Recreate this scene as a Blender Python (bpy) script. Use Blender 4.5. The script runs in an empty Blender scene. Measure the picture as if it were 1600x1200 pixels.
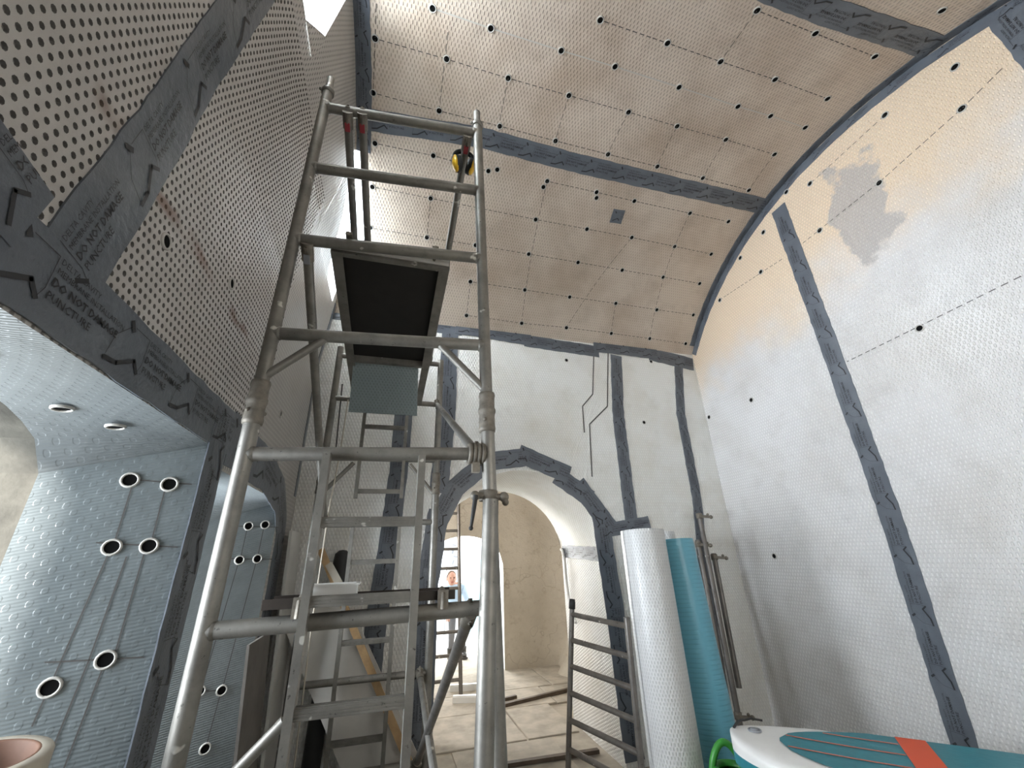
import bpy, bmesh, math, random
from mathutils import Vector, Matrix
random.seed(7)
scn = bpy.context.scene
COL = scn.collection
H = 1.67                      # camera height above the floor; builders below use heights relative to the eye

# ------------------------------------------------------------------ camera
cam_d = bpy.data.cameras.new('camera'); cam = bpy.data.objects.new('camera', cam_d); COL.objects.link(cam)
yaw, pit, rol = map(math.radians, (16.68, 22.63, -1.86))
fw = Vector((math.sin(yaw)*math.cos(pit), math.cos(yaw)*math.cos(pit), math.sin(pit)))
rt = Vector((math.cos(yaw), -math.sin(yaw), 0)); up = rt.cross(fw)
r2 = rt*math.cos(rol)+up*math.sin(rol); u2 = -rt*math.sin(rol)+up*math.cos(rol)
cam.matrix_world = Matrix(((r2.x, u2.x, -fw.x, 0), (r2.y, u2.y, -fw.y, 0), (r2.z, u2.z, -fw.z, H), (0, 0, 0, 1)))
cam_d.sensor_width = 36; cam_d.lens = 640/1600*36; cam_d.clip_start = 0.02
scn.camera = cam

# ------------------------------------------------------------------ world, lights, exposure
w = bpy.data.worlds.new('world'); scn.world = w; w.use_nodes = True
bg = w.node_tree.nodes['Background']; bg.inputs[0].default_value = (0.86, 0.93, 1.0, 1); bg.inputs[1].default_value = 2.2
def area(name, loc, target, sx, sy, power, col):
    d = bpy.data.lights.new(name, 'AREA'); d.shape = 'RECTANGLE'; d.size = sx; d.size_y = sy; d.energy = power; d.color = col
    o = bpy.data.objects.new(name, d); COL.objects.link(o); o.location = (loc[0], loc[1], loc[2]+H)
    o.rotation_euler = (Vector(target)-Vector(loc)).to_track_quat('-Z', 'Y').to_euler()
    return o
COOL = (0.84, 0.92, 1.0)
sun_d = bpy.data.lights.new('sun', 'SUN'); sun_d.energy = 7.0; sun_d.angle = math.radians(4); sun_d.color = (1.0, 0.97, 0.93)
sun = bpy.data.objects.new('sun', sun_d); COL.objects.link(sun); sun.rotation_euler = Vector((0.44, 0.86, -0.07)).to_track_quat('-Z', 'Y').to_euler()
area('daylight_low_window_near', (-1.98, 1.2, -0.05), (0, 1.25, -0.05), 1.0, 1.2, 40, COOL)
area('daylight_low_window_far', (-1.78, 2.85, -0.05), (0, 2.85, -0.05), 0.7, 1.2, 55, COOL)
area('daylight_high_window_near', (-1.62, 1.25, 3.05), (0, 1.25, 2.6), 0.8, 0.75, 85, COOL)
area('daylight_high_window_far', (-1.62, 3.25, 3.0), (0, 3.25, 2.5), 0.9, 0.9, 95, COOL)
area('fill_rear_niche', (1.9, -1.3, 0.6), (2.2, 2, 0.7), 1.6, 1.4, 14, (1.0, 0.95, 0.88))  # added fill from behind the camera, not a known lamp
area('daylight_passage_door', (1.3, 10.6, 0.2), (1.3, 5, -0.4), 1.6, 2.2, 160, (1.0, 0.97, 0.92))
area('fill_room_beyond', (-0.75, 5.9, 0.6), (2.6, 7.2, -0.6), 1.2, 1.3, 170, (1.0, 0.97, 0.94))  # added fill to brighten the plaster; no window is built there
vs = scn.view_settings
vs.view_transform = 'Standard'; vs.look = 'None'; vs.exposure = 0.97; vs.gamma = 1.0; vs.use_curve_mapping = False

# ------------------------------------------------------------------ materials
class NT:
    def __init__(s, name):
        s.m = bpy.data.materials.new(name); s.m.use_nodes = True; s.t = s.m.node_tree
        s.b = s.t.nodes['Principled BSDF']
    def n(s, typ, **kw):
        x = s.t.nodes.new(typ)
        for k, v in kw.items():
            if hasattr(x, k): setattr(x, k, v)
        return x
    def l(s, a, b): s.t.links.new(a, b)
    def val(s, sock, v):
        if hasattr(v, 'is_linked') or hasattr(v, 'links'): s.l(v, sock)
        else: sock.default_value = v
    def math(s, op, a, b=0.0, c=0.0):
        x = s.n('ShaderNodeMath', operation=op)
        for i, v in enumerate((a, b, c)): s.val(x.inputs[i], v)
        return x.outputs[0]
    def noise(s, vec, scale, detail=3, rough=0.55):
        x = s.n('ShaderNodeTexNoise'); x.inputs['Scale'].default_value = scale; x.inputs['Detail'].default_value = detail; x.inputs['Roughness'].default_value = rough
        if vec is not None: s.l(vec, x.inputs['Vector'])
        return x.outputs['Fac']
    def ramp(s, fac, a, b, ca=(0, 0, 0, 1), cb=(1, 1, 1, 1)):
        x = s.n('ShaderNodeValToRGB'); e = x.color_ramp.elements
        e[0].position = a; e[1].position = b; e[0].color = ca; e[1].color = cb
        s.val(x.inputs[0], fac); return x.outputs[0]
    def mix(s, fac, a, b, blend='MIX'):
        x = s.n('ShaderNodeMix', data_type='RGBA', blend_type=blend)
        s.val(x.inputs[0], fac)
        for i, v in ((6, a), (7, b)):
            if isinstance(v, tuple): x.inputs[i].default_value = (*v[:3], 1)
            else: s.l(v, x.inputs[i])
        return x.outputs[2]
    def bump(s, h, strength, dist):
        x = s.n('ShaderNodeBump'); x.inputs['Strength'].default_value = strength; x.inputs['Distance'].default_value = dist
        s.l(h, x.inputs['Height']); s.l(x.outputs[0], s.b.inputs['Normal'])
    def set(s, color=None, rough=None, metal=None, spec=None):
        if color is not None:
            if isinstance(color, tuple): s.b.inputs['Base Color'].default_value = (*color[:3], 1)
            else: s.l(color, s.b.inputs['Base Color'])
        if rough is not None: s.val(s.b.inputs['Roughness'], rough)
        if metal is not None: s.b.inputs['Metallic'].default_value = metal
        if spec is not None: s.b.inputs['Specular IOR Level'].default_value = spec

def stud(N, pu=0.028, pv=0.06, lo=0.0, hi=0.9):
    uv = N.n('ShaderNodeUVMap').outputs[0]; sp = N.n('ShaderNodeSeparateXYZ'); N.l(uv, sp.inputs[0])
    cu = N.math('COSINE', N.math('MULTIPLY', sp.outputs[0], 2*math.pi/pu))
    cv = N.math('COSINE', N.math('MULTIPLY', sp.outputs[1], 2*math.pi/pv))
    c = N.math('MULTIPLY', cu, cv)
    x = N.n('ShaderNodeMapRange', interpolation_type='SMOOTHSTEP'); N.l(c, x.inputs[0]); x.inputs[1].default_value = lo; x.inputs[2].default_value = hi
    return x.outputs[0], uv, sp

def membrane(name, base, stain, stain_amt=0.6, dot=0.88, bump=0.5, rough=0.38, warm=None, pu=0.028, pv=0.06, sgn=-1, sc=1.3):
    """clear-white studded cavity membrane; stains are the old plaster showing through"""
    N = NT(name); h, uv, sp = stud(N, pu, pv)
    n1 = N.ramp(N.noise(uv, sc, 4, 0.6), 0.42, 0.68); n2 = N.ramp(N.noise(uv, sc*3.1, 5, 0.65), 0.52, 0.75)
    c = N.mix(N.math('MULTIPLY', n1, stain_amt), base, stain)
    c = N.mix(N.math('MULTIPLY', n2, stain_amt*0.45), c, tuple(x*0.72 for x in stain))
    if warm: c = warm(N, c, uv, sp)
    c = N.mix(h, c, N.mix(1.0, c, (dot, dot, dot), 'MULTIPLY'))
    hh = N.math('MULTIPLY', h, float(sgn))
    wr = N.noise(uv, 7, 3); hh = N.math('ADD', hh, N.math('MULTIPLY', wr, 1.5))
    N.set(c, rough, 0, 0.5); N.bump(hh, bump, 0.004)
    return N.m

M = {}
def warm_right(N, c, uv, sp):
    # warm light high on the wall, grey shadow in it, both painted into the colour (u = -y, v = z)
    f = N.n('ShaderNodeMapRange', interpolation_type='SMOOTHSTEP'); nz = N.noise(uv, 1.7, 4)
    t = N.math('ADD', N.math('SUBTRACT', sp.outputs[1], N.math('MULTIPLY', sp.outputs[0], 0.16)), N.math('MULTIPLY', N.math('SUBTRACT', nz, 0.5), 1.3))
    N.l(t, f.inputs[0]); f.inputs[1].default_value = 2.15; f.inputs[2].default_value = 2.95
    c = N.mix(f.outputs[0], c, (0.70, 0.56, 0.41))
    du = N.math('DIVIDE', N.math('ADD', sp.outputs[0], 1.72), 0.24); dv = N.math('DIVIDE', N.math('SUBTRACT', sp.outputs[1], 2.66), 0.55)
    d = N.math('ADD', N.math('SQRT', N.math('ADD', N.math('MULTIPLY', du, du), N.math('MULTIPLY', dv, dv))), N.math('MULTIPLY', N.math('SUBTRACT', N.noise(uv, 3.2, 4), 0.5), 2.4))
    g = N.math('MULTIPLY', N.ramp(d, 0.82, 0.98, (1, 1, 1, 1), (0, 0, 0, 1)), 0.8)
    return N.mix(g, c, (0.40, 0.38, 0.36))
M['mem_right'] = membrane('membrane_white_right', (0.64, 0.63, 0.62), (0.54, 0.515, 0.485), 0.7, 1.26, 1.0, 0.3, warm_right, sgn=1)  # dot lightens the studs: their highlights are put into the colour
M['mem_far'] = membrane('membrane_white_far', (0.76, 0.755, 0.73), (0.61, 0.565, 0.48), 0.55, 1.16, 0.9, 0.34, sgn=1)  # stud highlights painted lighter here as well
M['mem_vault'] = membrane('membrane_vault', (0.61, 0.515, 0.425), (0.44, 0.345, 0.265), 0.9, 0.74, 0.55, 0.36)
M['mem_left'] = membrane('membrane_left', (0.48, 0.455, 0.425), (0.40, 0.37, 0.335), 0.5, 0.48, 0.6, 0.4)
M['mem_bright'] = membrane('membrane_white_reveal', (0.82, 0.84, 0.84), (0.72, 0.74, 0.74), 0.5, 0.92, 0.4, 0.35)
M['mem_roll'] = membrane('membrane_white_roll', (0.64, 0.64, 0.635), (0.58, 0.58, 0.58), 0.4, 0.8, 0.8, 0.3, pu=0.022, pv=0.046)
M['mem_blue_roll'] = membrane('membrane_blue_roll', (0.15, 0.42, 0.54), (0.12, 0.37, 0.49), 0.4, 0.9, 0.35, 0.3, pu=0.4, pv=0.03)
M['mem_sheet'] = membrane('membrane_grey_sheet', (0.25, 0.305, 0.315), (0.23, 0.28, 0.29), 0.4, 0.82, 0.5, 0.35, pu=0.022, pv=0.04)

def blue_mem(name, base):
    N = NT(name); uv = N.n('ShaderNodeUVMap').outputs[0]; sp = N.n('ShaderNodeSeparateXYZ'); N.l(uv, sp.inputs[0])
    rib = N.math('SINE', N.math('MULTIPLY', sp.outputs[1], 2*math.pi/0.011))
    h, _, _ = stud(N, 0.05, 0.06, 0.35, 0.6)
    n = N.noise(uv, 9, 4)
    c = N.mix(N.ramp(n, 0.4, 0.7), base, tuple(x*0.82 for x in base))
    N.set(c, 0.3, 0, 0.55); N.bump(N.math('ADD', N.math('MULTIPLY', rib, 0.35), N.math('MULTIPLY', h, 0.55)), 0.45, 0.003)
    return N.m
M['blue_lining'] = blue_mem('membrane_blue_lining', (0.165, 0.188, 0.193))
M['silver_lining'] = blue_mem('membrane_silver_lining', (0.165, 0.18, 0.183))

def simple(name, col, rough=0.5, metal=0, var=0.0, scale=8, bump=0.0, spec=0.5):
    N = NT(name)
    if var or bump:
        tc = N.n('ShaderNodeTexCoord').outputs['Object']; n = N.noise(tc, scale, 5, 0.6)
        c = N.mix(N.ramp(n, 0.35, 0.7), tuple(min(1, x*(1+var)) for x in col), tuple(x*(1-var) for x in col))
        N.set(c, rough, metal, spec)
        if bump: N.bump(n, bump, 0.01)
    else: N.set(col, rough, metal, spec)
    return N.m
def metal(name, col, rough=0.42, metallic=0.8):
    N = NT(name); tc = N.n('ShaderNodeTexCoord').outputs['Object']
    a = N.noise(tc, 7, 5, 0.65); b = N.noise(tc, 45, 3, 0.7)
    c = N.mix(N.ramp(a, 0.4, 0.72), col, tuple(x*0.62 for x in col))
    c = N.mix(N.ramp(b, 0.66, 0.72), c, tuple(x*0.35 for x in col))
    c = N.mix(N.ramp(N.noise(tc, 16, 2), 0.70, 0.74), c, (0.62, 0.60, 0.55))
    N.set(c, N.math('ADD', N.math('MULTIPLY', a, 0.25), rough-0.12), metallic, 0.5); N.bump(b, 0.15, 0.004)
    return N.m
M['alu'] = metal('weathered_aluminium', (0.27, 0.257, 0.232), 0.5, 0.65)
M['steel'] = metal('scaffold_steel', (0.20, 0.185, 0.17), 0.45, 0.7)
M['cast'] = simple('cast_coupler', (0.20, 0.18, 0.15), 0.6, 0.5, 0.25, 30, 0.2)
def tape_mat():
    N = NT('grey_jointing_tape'); tc = N.n('ShaderNodeTexCoord').outputs['Object']
    a = N.noise(tc, 5, 3); b = N.noise(tc, 38, 4, 0.6)
    c = N.mix(N.ramp(a, 0.35, 0.7), (0.105, 0.118, 0.138), (0.135, 0.15, 0.172))
    N.set(c, 0.3, 0, 0.5); N.bump(N.math('ADD', N.math('MULTIPLY', a, 2.0), b), 0.4, 0.006)
    return N.m
M['tape'] = tape_mat()
M['ink'] = simple('black_print', (0.02, 0.021, 0.024), 0.45)
M['marker'] = simple('marker_line', (0.07, 0.065, 0.06), 0.7)
M['black'] = simple('black_void', (0.004, 0.004, 0.004), 0.9, spec=0.1)
M['rim'] = simple('clear_plug_rim', (0.52, 0.50, 0.46), 0.25)
M['rubber'] = simple('black_rubber', (0.02, 0.02, 0.02), 0.55)
M['ply'] = simple('dark_phenolic_ply', (0.009, 0.007, 0.006), 0.6, 0, 0.3, 9)
M['brown'] = simple('brown_phenolic_board', (0.035, 0.026, 0.02), 0.5, 0, 0.3, 9, 0.1)
def plaster():
    N = NT('old_lime_plaster'); tc = N.n('ShaderNodeTexCoord').outputs['Object']
    a = N.noise(tc, 1.6, 6, 0.65); b = N.noise(tc, 9, 5, 0.7); cr = N.n('ShaderNodeTexVoronoi', feature='DISTANCE_TO_EDGE'); cr.inputs['Scale'].default_value = 1.1
    d = N.n('ShaderNodeVectorMath', operation='ADD'); N.l(tc, d.inputs[0]); nn = N.n('ShaderNodeTexNoise'); nn.inputs['Scale'].default_value = 3; N.l(tc, nn.inputs['Vector']); N.l(nn.outputs['Color'], d.inputs[1]); N.l(d.outputs[0], cr.inputs['Vector'])
    c = N.mix(N.ramp(a, 0.35, 0.7), (0.60, 0.55, 0.465), (0.48, 0.435, 0.36)); c = N.mix(N.ramp(b, 0.55, 0.8), c, (0.42, 0.36, 0.28))
    c = N.mix(N.ramp(cr.outputs['Distance'], 0.0, 0.012, (0.5, 0.5, 0.5, 1), (0, 0, 0, 1)), c, (0.30, 0.25, 0.19))
    N.set(c, 0.9, 0, 0.2); N.bump(N.math('ADD', N.math('MULTIPLY', a, 1.5), b), 0.7, 0.03)
    return N.m
M['plaster'] = plaster()
M['stone'] = simple('rough_grey_stone', (0.075, 0.07, 0.058), 0.9, 0, 0.35, 7, 0.8, 0.2)
M['floor'] = simple('dusty_screed', (0.40, 0.36, 0.30), 0.85, 0, 0.22, 3.5, 0.35, 0.2)
M['flag'] = simple('dusty_flagstone', (0.43, 0.39, 0.33), 0.85, 0, 0.2, 5, 0.3, 0.2)
M['wood'] = simple('pine_batten', (0.46, 0.30, 0.15), 0.6, 0, 0.2, 12, 0.1)
M['darkwood'] = simple('dark_batten', (0.10, 0.075, 0.055), 0.7, 0, 0.3, 12)
M['whiteboard'] = simple('off_white_board', (0.58, 0.56, 0.52), 0.6, 0, 0.08, 4)
M['card'] = simple('dark_cardboard', (0.13, 0.115, 0.10), 0.8, 0, 0.2, 5)
M['white_plastic'] = simple('white_plastic', (0.78, 0.78, 0.76), 0.35)
M['yellow'] = simple('yellow_plastic', (0.90, 0.52, 0.02), 0.3)
M['red'] = simple('red_label', (0.35, 0.05, 0.06), 0.4)
M['green'] = simple('green_plastic', (0.05, 0.30, 0.045), 0.35)
M['cream'] = simple('cream_tape_edge', (0.48, 0.43, 0.35), 0.5, 0, 0.1, 12)
M['core'] = simple('brown_card_core', (0.13, 0.06, 0.033), 0.7, 0, 0.2, 14)
M['sup_white'] = simple('board_white_pvc', (0.78, 0.77, 0.75), 0.35, 0, 0.04, 6)
M['sup_teal'] = simple('board_teal_pvc', (0.02, 0.20, 0.25), 0.45, 0, 0.06, 30, 0.15)
M['sup_orange'] = simple('board_orange_foam', (0.72, 0.085, 0.02), 0.55)
M['sup_stripe'] = simple('board_coral_groove', (0.55, 0.14, 0.09), 0.55)
M['grey'] = simple('grey_plastic', (0.25, 0.26, 0.28), 0.4)
M['cyan'] = simple('cyan_sheeting', (0.42, 0.70, 0.77), 0.5)
M['skin'] = simple('skin', (0.55, 0.30, 0.22), 0.5)
M['hair'] = simple('short_brown_hair', (0.16, 0.10, 0.07), 0.8)
M['shirt'] = simple('pale_blue_shirt', (0.45, 0.58, 0.72), 0.8)
M['trousers'] = simple('grey_work_trousers', (0.16, 0.16, 0.17), 0.85)
M['boot'] = simple('dark_boot', (0.04, 0.035, 0.03), 0.6)
M['grass'] = simple('pale_gravel', (0.62, 0.60, 0.55), 0.9, 0, 0.15, 6, 0.2)

# ------------------------------------------------------------------ mesh builder (coordinates: x, y, height relative to the eye)
class MB:
    def __init__(s): s.v = []; s.f = []; s.uv = []; s.mi = []; s.sm = []
    def add(s, vs, fs, mi=0, smooth=False, uvs=None):
        o = len(s.v); s.v += [tuple(p) for p in vs]
        for f in fs:
            s.f.append([o+i for i in f]); s.mi.append(mi); s.sm.append(smooth)
            s.uv.append([uvs[i] for i in f] if uvs else [(0, 0)]*len(f))
        return s
    def box(s, c, size, rot=None, mi=0):
        hx, hy, hz = (d/2 for d in size); c = Vector(c)
        p = [Vector((x, y, z)) for x in (-hx, hx) for y in (-hy, hy) for z in (-hz, hz)]
        if rot is not None: p = [rot @ q for q in p]
        return s.add([c+q for q in p], [(0, 1, 3, 2), (4, 6, 7, 5), (0, 4, 5, 1), (2, 3, 7, 6), (0, 2, 6, 4), (1, 5, 7, 3)], mi)
    def beam(s, a, b, w, h, side=None, mi=0):
        a, b = Vector(a), Vector(b); d = (b-a); L = d.length; d.normalize()
        sd = Vector(side) if side else (Vector((0, 0, 1)) if abs(d.z) < 0.9 else Vector((1, 0, 0)))
        x = (sd - d*sd.dot(d)).normalized(); y = d.cross(x)
        return s.box((a+b)/2, (w, h, L), Matrix((x, y, d)).transposed(), mi)
    def tube(s, pts, r, n=12, caps=True, mi=0, uvlen=False):
        pts = [Vector(p) for p in pts]; rs = r if isinstance(r, (list, tuple)) else [r]*len(pts)
        base = len(s.v); rings = []; uvs = []; acc = 0; prevx = None; V = []
        for i, p in enumerate(pts):
            d = (pts[min(i+1, len(pts)-1)]-pts[max(i-1, 0)]).normalized()
            if prevx is None:
                q = Vector((0, 0, 1)) if abs(d.z) < 0.9 else Vector((1, 0, 0)); x = (q-d*q.dot(d)).normalized()
            else: x = (prevx-d*prevx.dot(d)).normalized()
            prevx = x; y = d.cross(x)
            if i: acc += (p-pts[i-1]).length
            for k in range(n+1):
                a = 2*math.pi*k/n; V.append(p+(x*math.cos(a)+y*math.sin(a))*rs[i]); uvs.append((a*rs[0], acc))
        F = [(i*(n+1)+k, i*(n+1)+k+1, (i+1)*(n+1)+k+1, (i+1)*(n+1)+k) for i in range(len(pts)-1) for k in range(n)]
        s.add(V, F, mi, True, uvs)
        if caps:
            m = (len(pts)-1)*(n+1)
            s.add([V[k] for k in range(n)], [tuple(range(n))[::-1]], mi); s.add([V[m+k] for k in range(n)], [tuple(range(n))], mi)
        return s
    def lathe(s, c, axis, prof, n=20, mi=0, smooth=True):
        c, d = Vector(c), Vector(axis).normalized(); q = Vector((0, 0, 1)) if abs(d.z) < 0.9 else Vector((1, 0, 0))
        x = (q-d*q.dot(d)).normalized(); y = d.cross(x); V = []
        for r, h in prof:
            for k in range(n):
                a = 2*math.pi*k/n; V.append(c+d*h+(x*math.cos(a)+y*math.sin(a))*r)
        F = [(i*n+k, i*n+(k+1) % n, (i+1)*n+(k+1) % n, (i+1)*n+k) for i in range(len(prof)-1) for k in range(n)]
        return s.add(V, F, mi, smooth)
    def grid(s, fn, us, vs, uvfn=None, mi=0, smooth=True, skip=None, flip=False):
        V = [fn(u, v) for v in vs for u in us]; n = len(us)
        U = [(uvfn(u, v) if uvfn else (u, v)) for v in vs for u in us]
        F = []
        for j in range(len(vs)-1):
            for i in range(n-1):
                if skip and skip((us[i]+us[i+1])/2, (vs[j]+vs[j+1])/2): continue
                f = (j*n+i, j*n+i+1, (j+1)*n+i+1, (j+1)*n+i); F.append(f[::-1] if flip else f)
        return s.add(V, F, mi, smooth, U)
    def sphere(s, c, r, n=14, m=9, mi=0, scale=(1, 1, 1), rot=None):
        V = []
        for j in range(m+1):
            t = math.pi*j/m
            for k in range(n):
                a = 2*math.pi*k/n; q = Vector((math.sin(t)*math.cos(a)*r*scale[0], math.sin(t)*math.sin(a)*r*scale[1], math.cos(t)*r*scale[2]))
                V.append(Vector(c)+(rot @ q if rot is not None else q))
        F = [(j*n+k, (j+1)*n+k, (j+1)*n+(k+1) % n, j*n+(k+1) % n) for j in range(m) for k in range(n)]
        return s.add(V, F, mi, True)
ORIG = {}
def _build(s, name, mats, parent=None, label=None, kind=None, origin=None):
    if origin is None: origin = ORIG[parent.name] if parent is not None else Vector((0, 0, -H))
    origin = Vector(origin)
    me = bpy.data.meshes.new(name)
    me.from_pydata([tuple(Vector(p)-origin) for p in s.v], [], s.f)
    mats = mats if isinstance(mats, (list, tuple)) else [mats]
    for m in mats: me.materials.append(M[m])
    me.polygons.foreach_set('material_index', s.mi); me.polygons.foreach_set('use_smooth', s.sm)
    ul = me.uv_layers.new(name='UVMap'); flat = [c for f in s.uv for p in f for c in p]; ul.data.foreach_set('uv', flat)
    me.update()
    o = bpy.data.objects.new(name, me); COL.objects.link(o)
    if parent is not None:
        o.parent = parent; o.location = origin-ORIG[parent.name]
    else: o.location = origin+Vector((0, 0, H))
    ORIG[o.name] = origin
    if label: o['label'] = label
    if kind: o['kind'] = kind
    return o
MB.build = _build
def thing(name, label, cat, loc, group=None, kind=None):
    o = bpy.data.objects.new(name, None); COL.objects.link(o); o.empty_display_size = 0.1
    o.location = (loc[0], loc[1], loc[2]+H); ORIG[o.name] = Vector(loc); tag(o, label, cat, group)
    if kind: o['kind'] = kind
    return o
def tag(o, label, cat, group=None, kind=None):
    o['label'] = label; o['category'] = cat
    if group: o['group'] = group
    if kind: o['kind'] = kind
    return o
def rng(a, b, step):
    n = max(1, int(math.ceil((b-a)/step-1e-6))); return [a+(b-a)*i/n for i in range(n+1)]
def cuts(a, b, step, extra):
    return sorted(set([round(x, 4) for x in rng(a, b, step)]+[round(e, 4) for e in extra if a < e < b]))
def lerp(xs, ys, x):
    if x <= xs[0]: return ys[0]
    for i in range(len(xs)-1):
        if x <= xs[i+1]: return ys[i]+(ys[i+1]-ys[i])*(x-xs[i])/(xs[i+1]-xs[i])
    return ys[-1]

# ------------------------------------------------------------------ the room surfaces, u and v in metres
XR, YF, FL = 3.64, 3.93, -1.67
YC, ZC, RV = 1.661, 0.682, 2.805
YN = 2*YC-YF
def XL(z): return lerp([1.7, 2.43, 2.76, 3.26, 3.45], [-0.76, -0.683, -0.606, -0.53, -0.505], z)
def S_right(u, v, o=0): return Vector((XR-o, -u, v))
def S_far(u, v, o=0): return Vector((u, YF-o, v))
def S_left(u, v, o=0): return Vector((XL(v)+o, u, v))
def S_vault(u, v, o=0): a = -v/RV; return Vector((u, YC+(RV-o)*math.sin(a), ZC+(RV-o)*math.cos(a)))
def vY(y): return -RV*math.asin(max(-1, min(1, (y-YC)/RV)))
def vaultz(y): return ZC+math.sqrt(max(0, RV*RV-(y-YC)**2))
ZS = vaultz(YF)

# floor
fl = MB(); fl.grid(lambda u, v: (u, v, FL), rng(-3.2, 4.2, 0.4), rng(-1.6, 5.05, 0.4))
floor = tag(fl.build('floor', 'floor'), 'dusty pale screed floor of the vaulted room', 'floor', kind='structure')

# vault
H2Y0, H2Y1 = 2.74, 3.72
vl = MB()
vsv = cuts(vY(YF), vY(YN), 0.1, [vY(H2Y0), vY(H2Y1)])
vl.grid(lambda u, v: S_vault(u, v), cuts(-0.80, XR, 0.25, [-0.44]), vsv, skip=lambda u, v: u < -0.44 and vY(H2Y1) < v < vY(H2Y0), flip=True)
ceiling = tag(vl.build('ceiling', 'mem_vault'), 'barrel vaulted ceiling lined with beige studded membrane', 'ceiling', kind='structure')

# right wall (lunette)
rw = MB(); ys = cuts(YN, YF, 0.1, [])
for a, b in zip(ys, ys[1:]):
    for k in range(24):
        t0, t1 = k/24, (k+1)/24
        q = [(a, t0), (b, t0), (b, t1), (a, t1)]; P = [(y, FL+(vaultz(y)-FL)*t) for y, t in q]
        rw.add([(XR, y, z) for y, z in P], [(0, 1, 2, 3)], 0, True, [(-y, z) for y, z in P])
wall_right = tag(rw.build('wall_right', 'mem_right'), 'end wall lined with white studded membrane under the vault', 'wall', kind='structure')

# far wall with the arched doorway
DX0, DX1, DSP = 0.45, 2.06, -0.02
DXC, DRX, DRZ = (DX0+DX1)/2, (DX1-DX0)/2, 0.80
def arch_z(x, x0=DX0, x1=DX1, sp=DSP, rz=DRZ):
    c = (x0+x1)/2; r = (x1-x0)/2; t = max(0, 1-((x-c)/r)**2); return sp+rz*math.sqrt(t)
fwm = MB()
def wallrect(mb, x0, x1, z0f, z1f, Y, nx, nz, flip=False):
    xs = rng(x0, x1, (x1-x0)/nx)
    for a, b in zip(xs, xs[1:]):
        for k in range(nz):
            P = [(a, z0f(a)+(z1f(a)-z0f(a))*k/nz), (b, z0f(b)+(z1f(b)-z0f(b))*k/nz), (b, z0f(b)+(z1f(b)-z0f(b))*(k+1)/nz), (a, z0f(a)+(z1f(a)-z0f(a))*(k+1)/nz)]
            f = (3, 2, 1, 0) if flip else (0, 1, 2, 3)
            mb.add([(x, Y, z) for x, z in P], [f], 0, True, P)
k = lambda c: (lambda x: c)
wallrect(fwm, -0.9, DX0, k(FL), k(ZS+0.05), YF, 4, 10)
wallrect(fwm, DX1, XR, k(FL), k(ZS+0.05), YF, 5, 10)
wallrect(fwm, DX0, DX1, lambda x: arch_z(x), k(ZS+0.05), YF, 40, 6)
wall_far = tag(fwm.build('wall_far', 'mem_far'), 'far wall of white studded membrane with an arched doorway', 'wall', kind='structure')

# near wall behind the camera, with a deep niche added for the fill lamp
nw = MB()
NX0, NX1, NZ0, NZ1 = 1.0, 2.8, -0.2, 1.4
wallrect(nw, -0.9, NX0, k(FL), k(ZS+0.05), YN, 3, 4, True); wallrect(nw, NX1, XR, k(FL), k(ZS+0.05), YN, 2, 4, True)
wallrect(nw, NX0, NX1, k(FL), k(NZ0), YN, 3, 3, True); wallrect(nw, NX0, NX1, k(NZ1), k(ZS+0.05), YN, 3, 3, True)
wall_near = tag(nw.build('wall_near', 'mem_far'), 'near wall of white membrane with an added square opening for the fill lamp', 'wall', kind='structure')
nr = MB()
for a, b in (((NX0, NZ0), (NX1, NZ0)), ((NX1, NZ0), (NX1, NZ1)), ((NX1, NZ1), (NX0, NZ1)), ((NX0, NZ1), (NX0, NZ0))):
    nr.add([(a[0], YN, a[1]), (b[0], YN, b[1]), (b[0], YN-0.8, b[1]), (a[0], YN-0.8, a[1])], [(0, 1, 2, 3)], 0, False, [(0, 0), (1, 0), (1, 1), (0, 1)])
nr.add([(NX0, YN-0.8, NZ0), (NX1, YN-0.8, NZ0), (NX1, YN-0.8, NZ1), (NX0, YN-0.8, NZ1)], [(0, 1, 2, 3)], 0, False, [(0, 0), (1, 0), (1, 1), (0, 1)])  # closed back keeps the sun out of the added niche
nr.build('fill_niche_lining', 'mem_bright', wall_near)

# left wall with two low windows and two high windows, the near sheet with real dimples
W1 = (0.35, 2.0, -0.66, 0.475); W2 = (2.19, 3.4, -1.2, 0.40)
H1 = (0.75, 1.68, 2.66, 3.40); H2 = (H2Y0, H2Y1, 2.34, 3.60)
DIM = (0.42, 2.62, 0.68, 2.56)
def inr(r, u, v): return r[0] < u < r[1] and r[2] < v < r[3]
pu, pv = 0.028, 0.0302
ncol = int(round((DIM[1]-DIM[0])/pu)); nrow = int(round((DIM[3]-DIM[2])/pv))
DIM = (DIM[0], DIM[0]+ncol*pu, DIM[2], DIM[2]+nrow*pv)
lw = MB()
us = cuts(YN-0.05, YF, 0.12, [W1[0], W1[1], W2[0], W2[1], H1[0], H1[1], H2[0], H2[1], DIM[0], DIM[1]])
vz = cuts(FL, 3.60, 0.12, [W1[2], W1[3], W2[2], W2[3], H1[2], H1[3], H2[2], DIM[2], DIM[3], 1.7, 2.43, 2.76, 3.26, 3.45])
lw.grid(lambda u, v: S_left(u, v), us, vz, skip=lambda u, v: any(inr(r, u, v) for r in (W1, W2, H1, H2, DIM)))
wall_left = tag(lw.build('wall_left', 'mem_left'), 'side wall of dimpled membrane with deep window recesses', 'wall', kind='structure')
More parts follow.
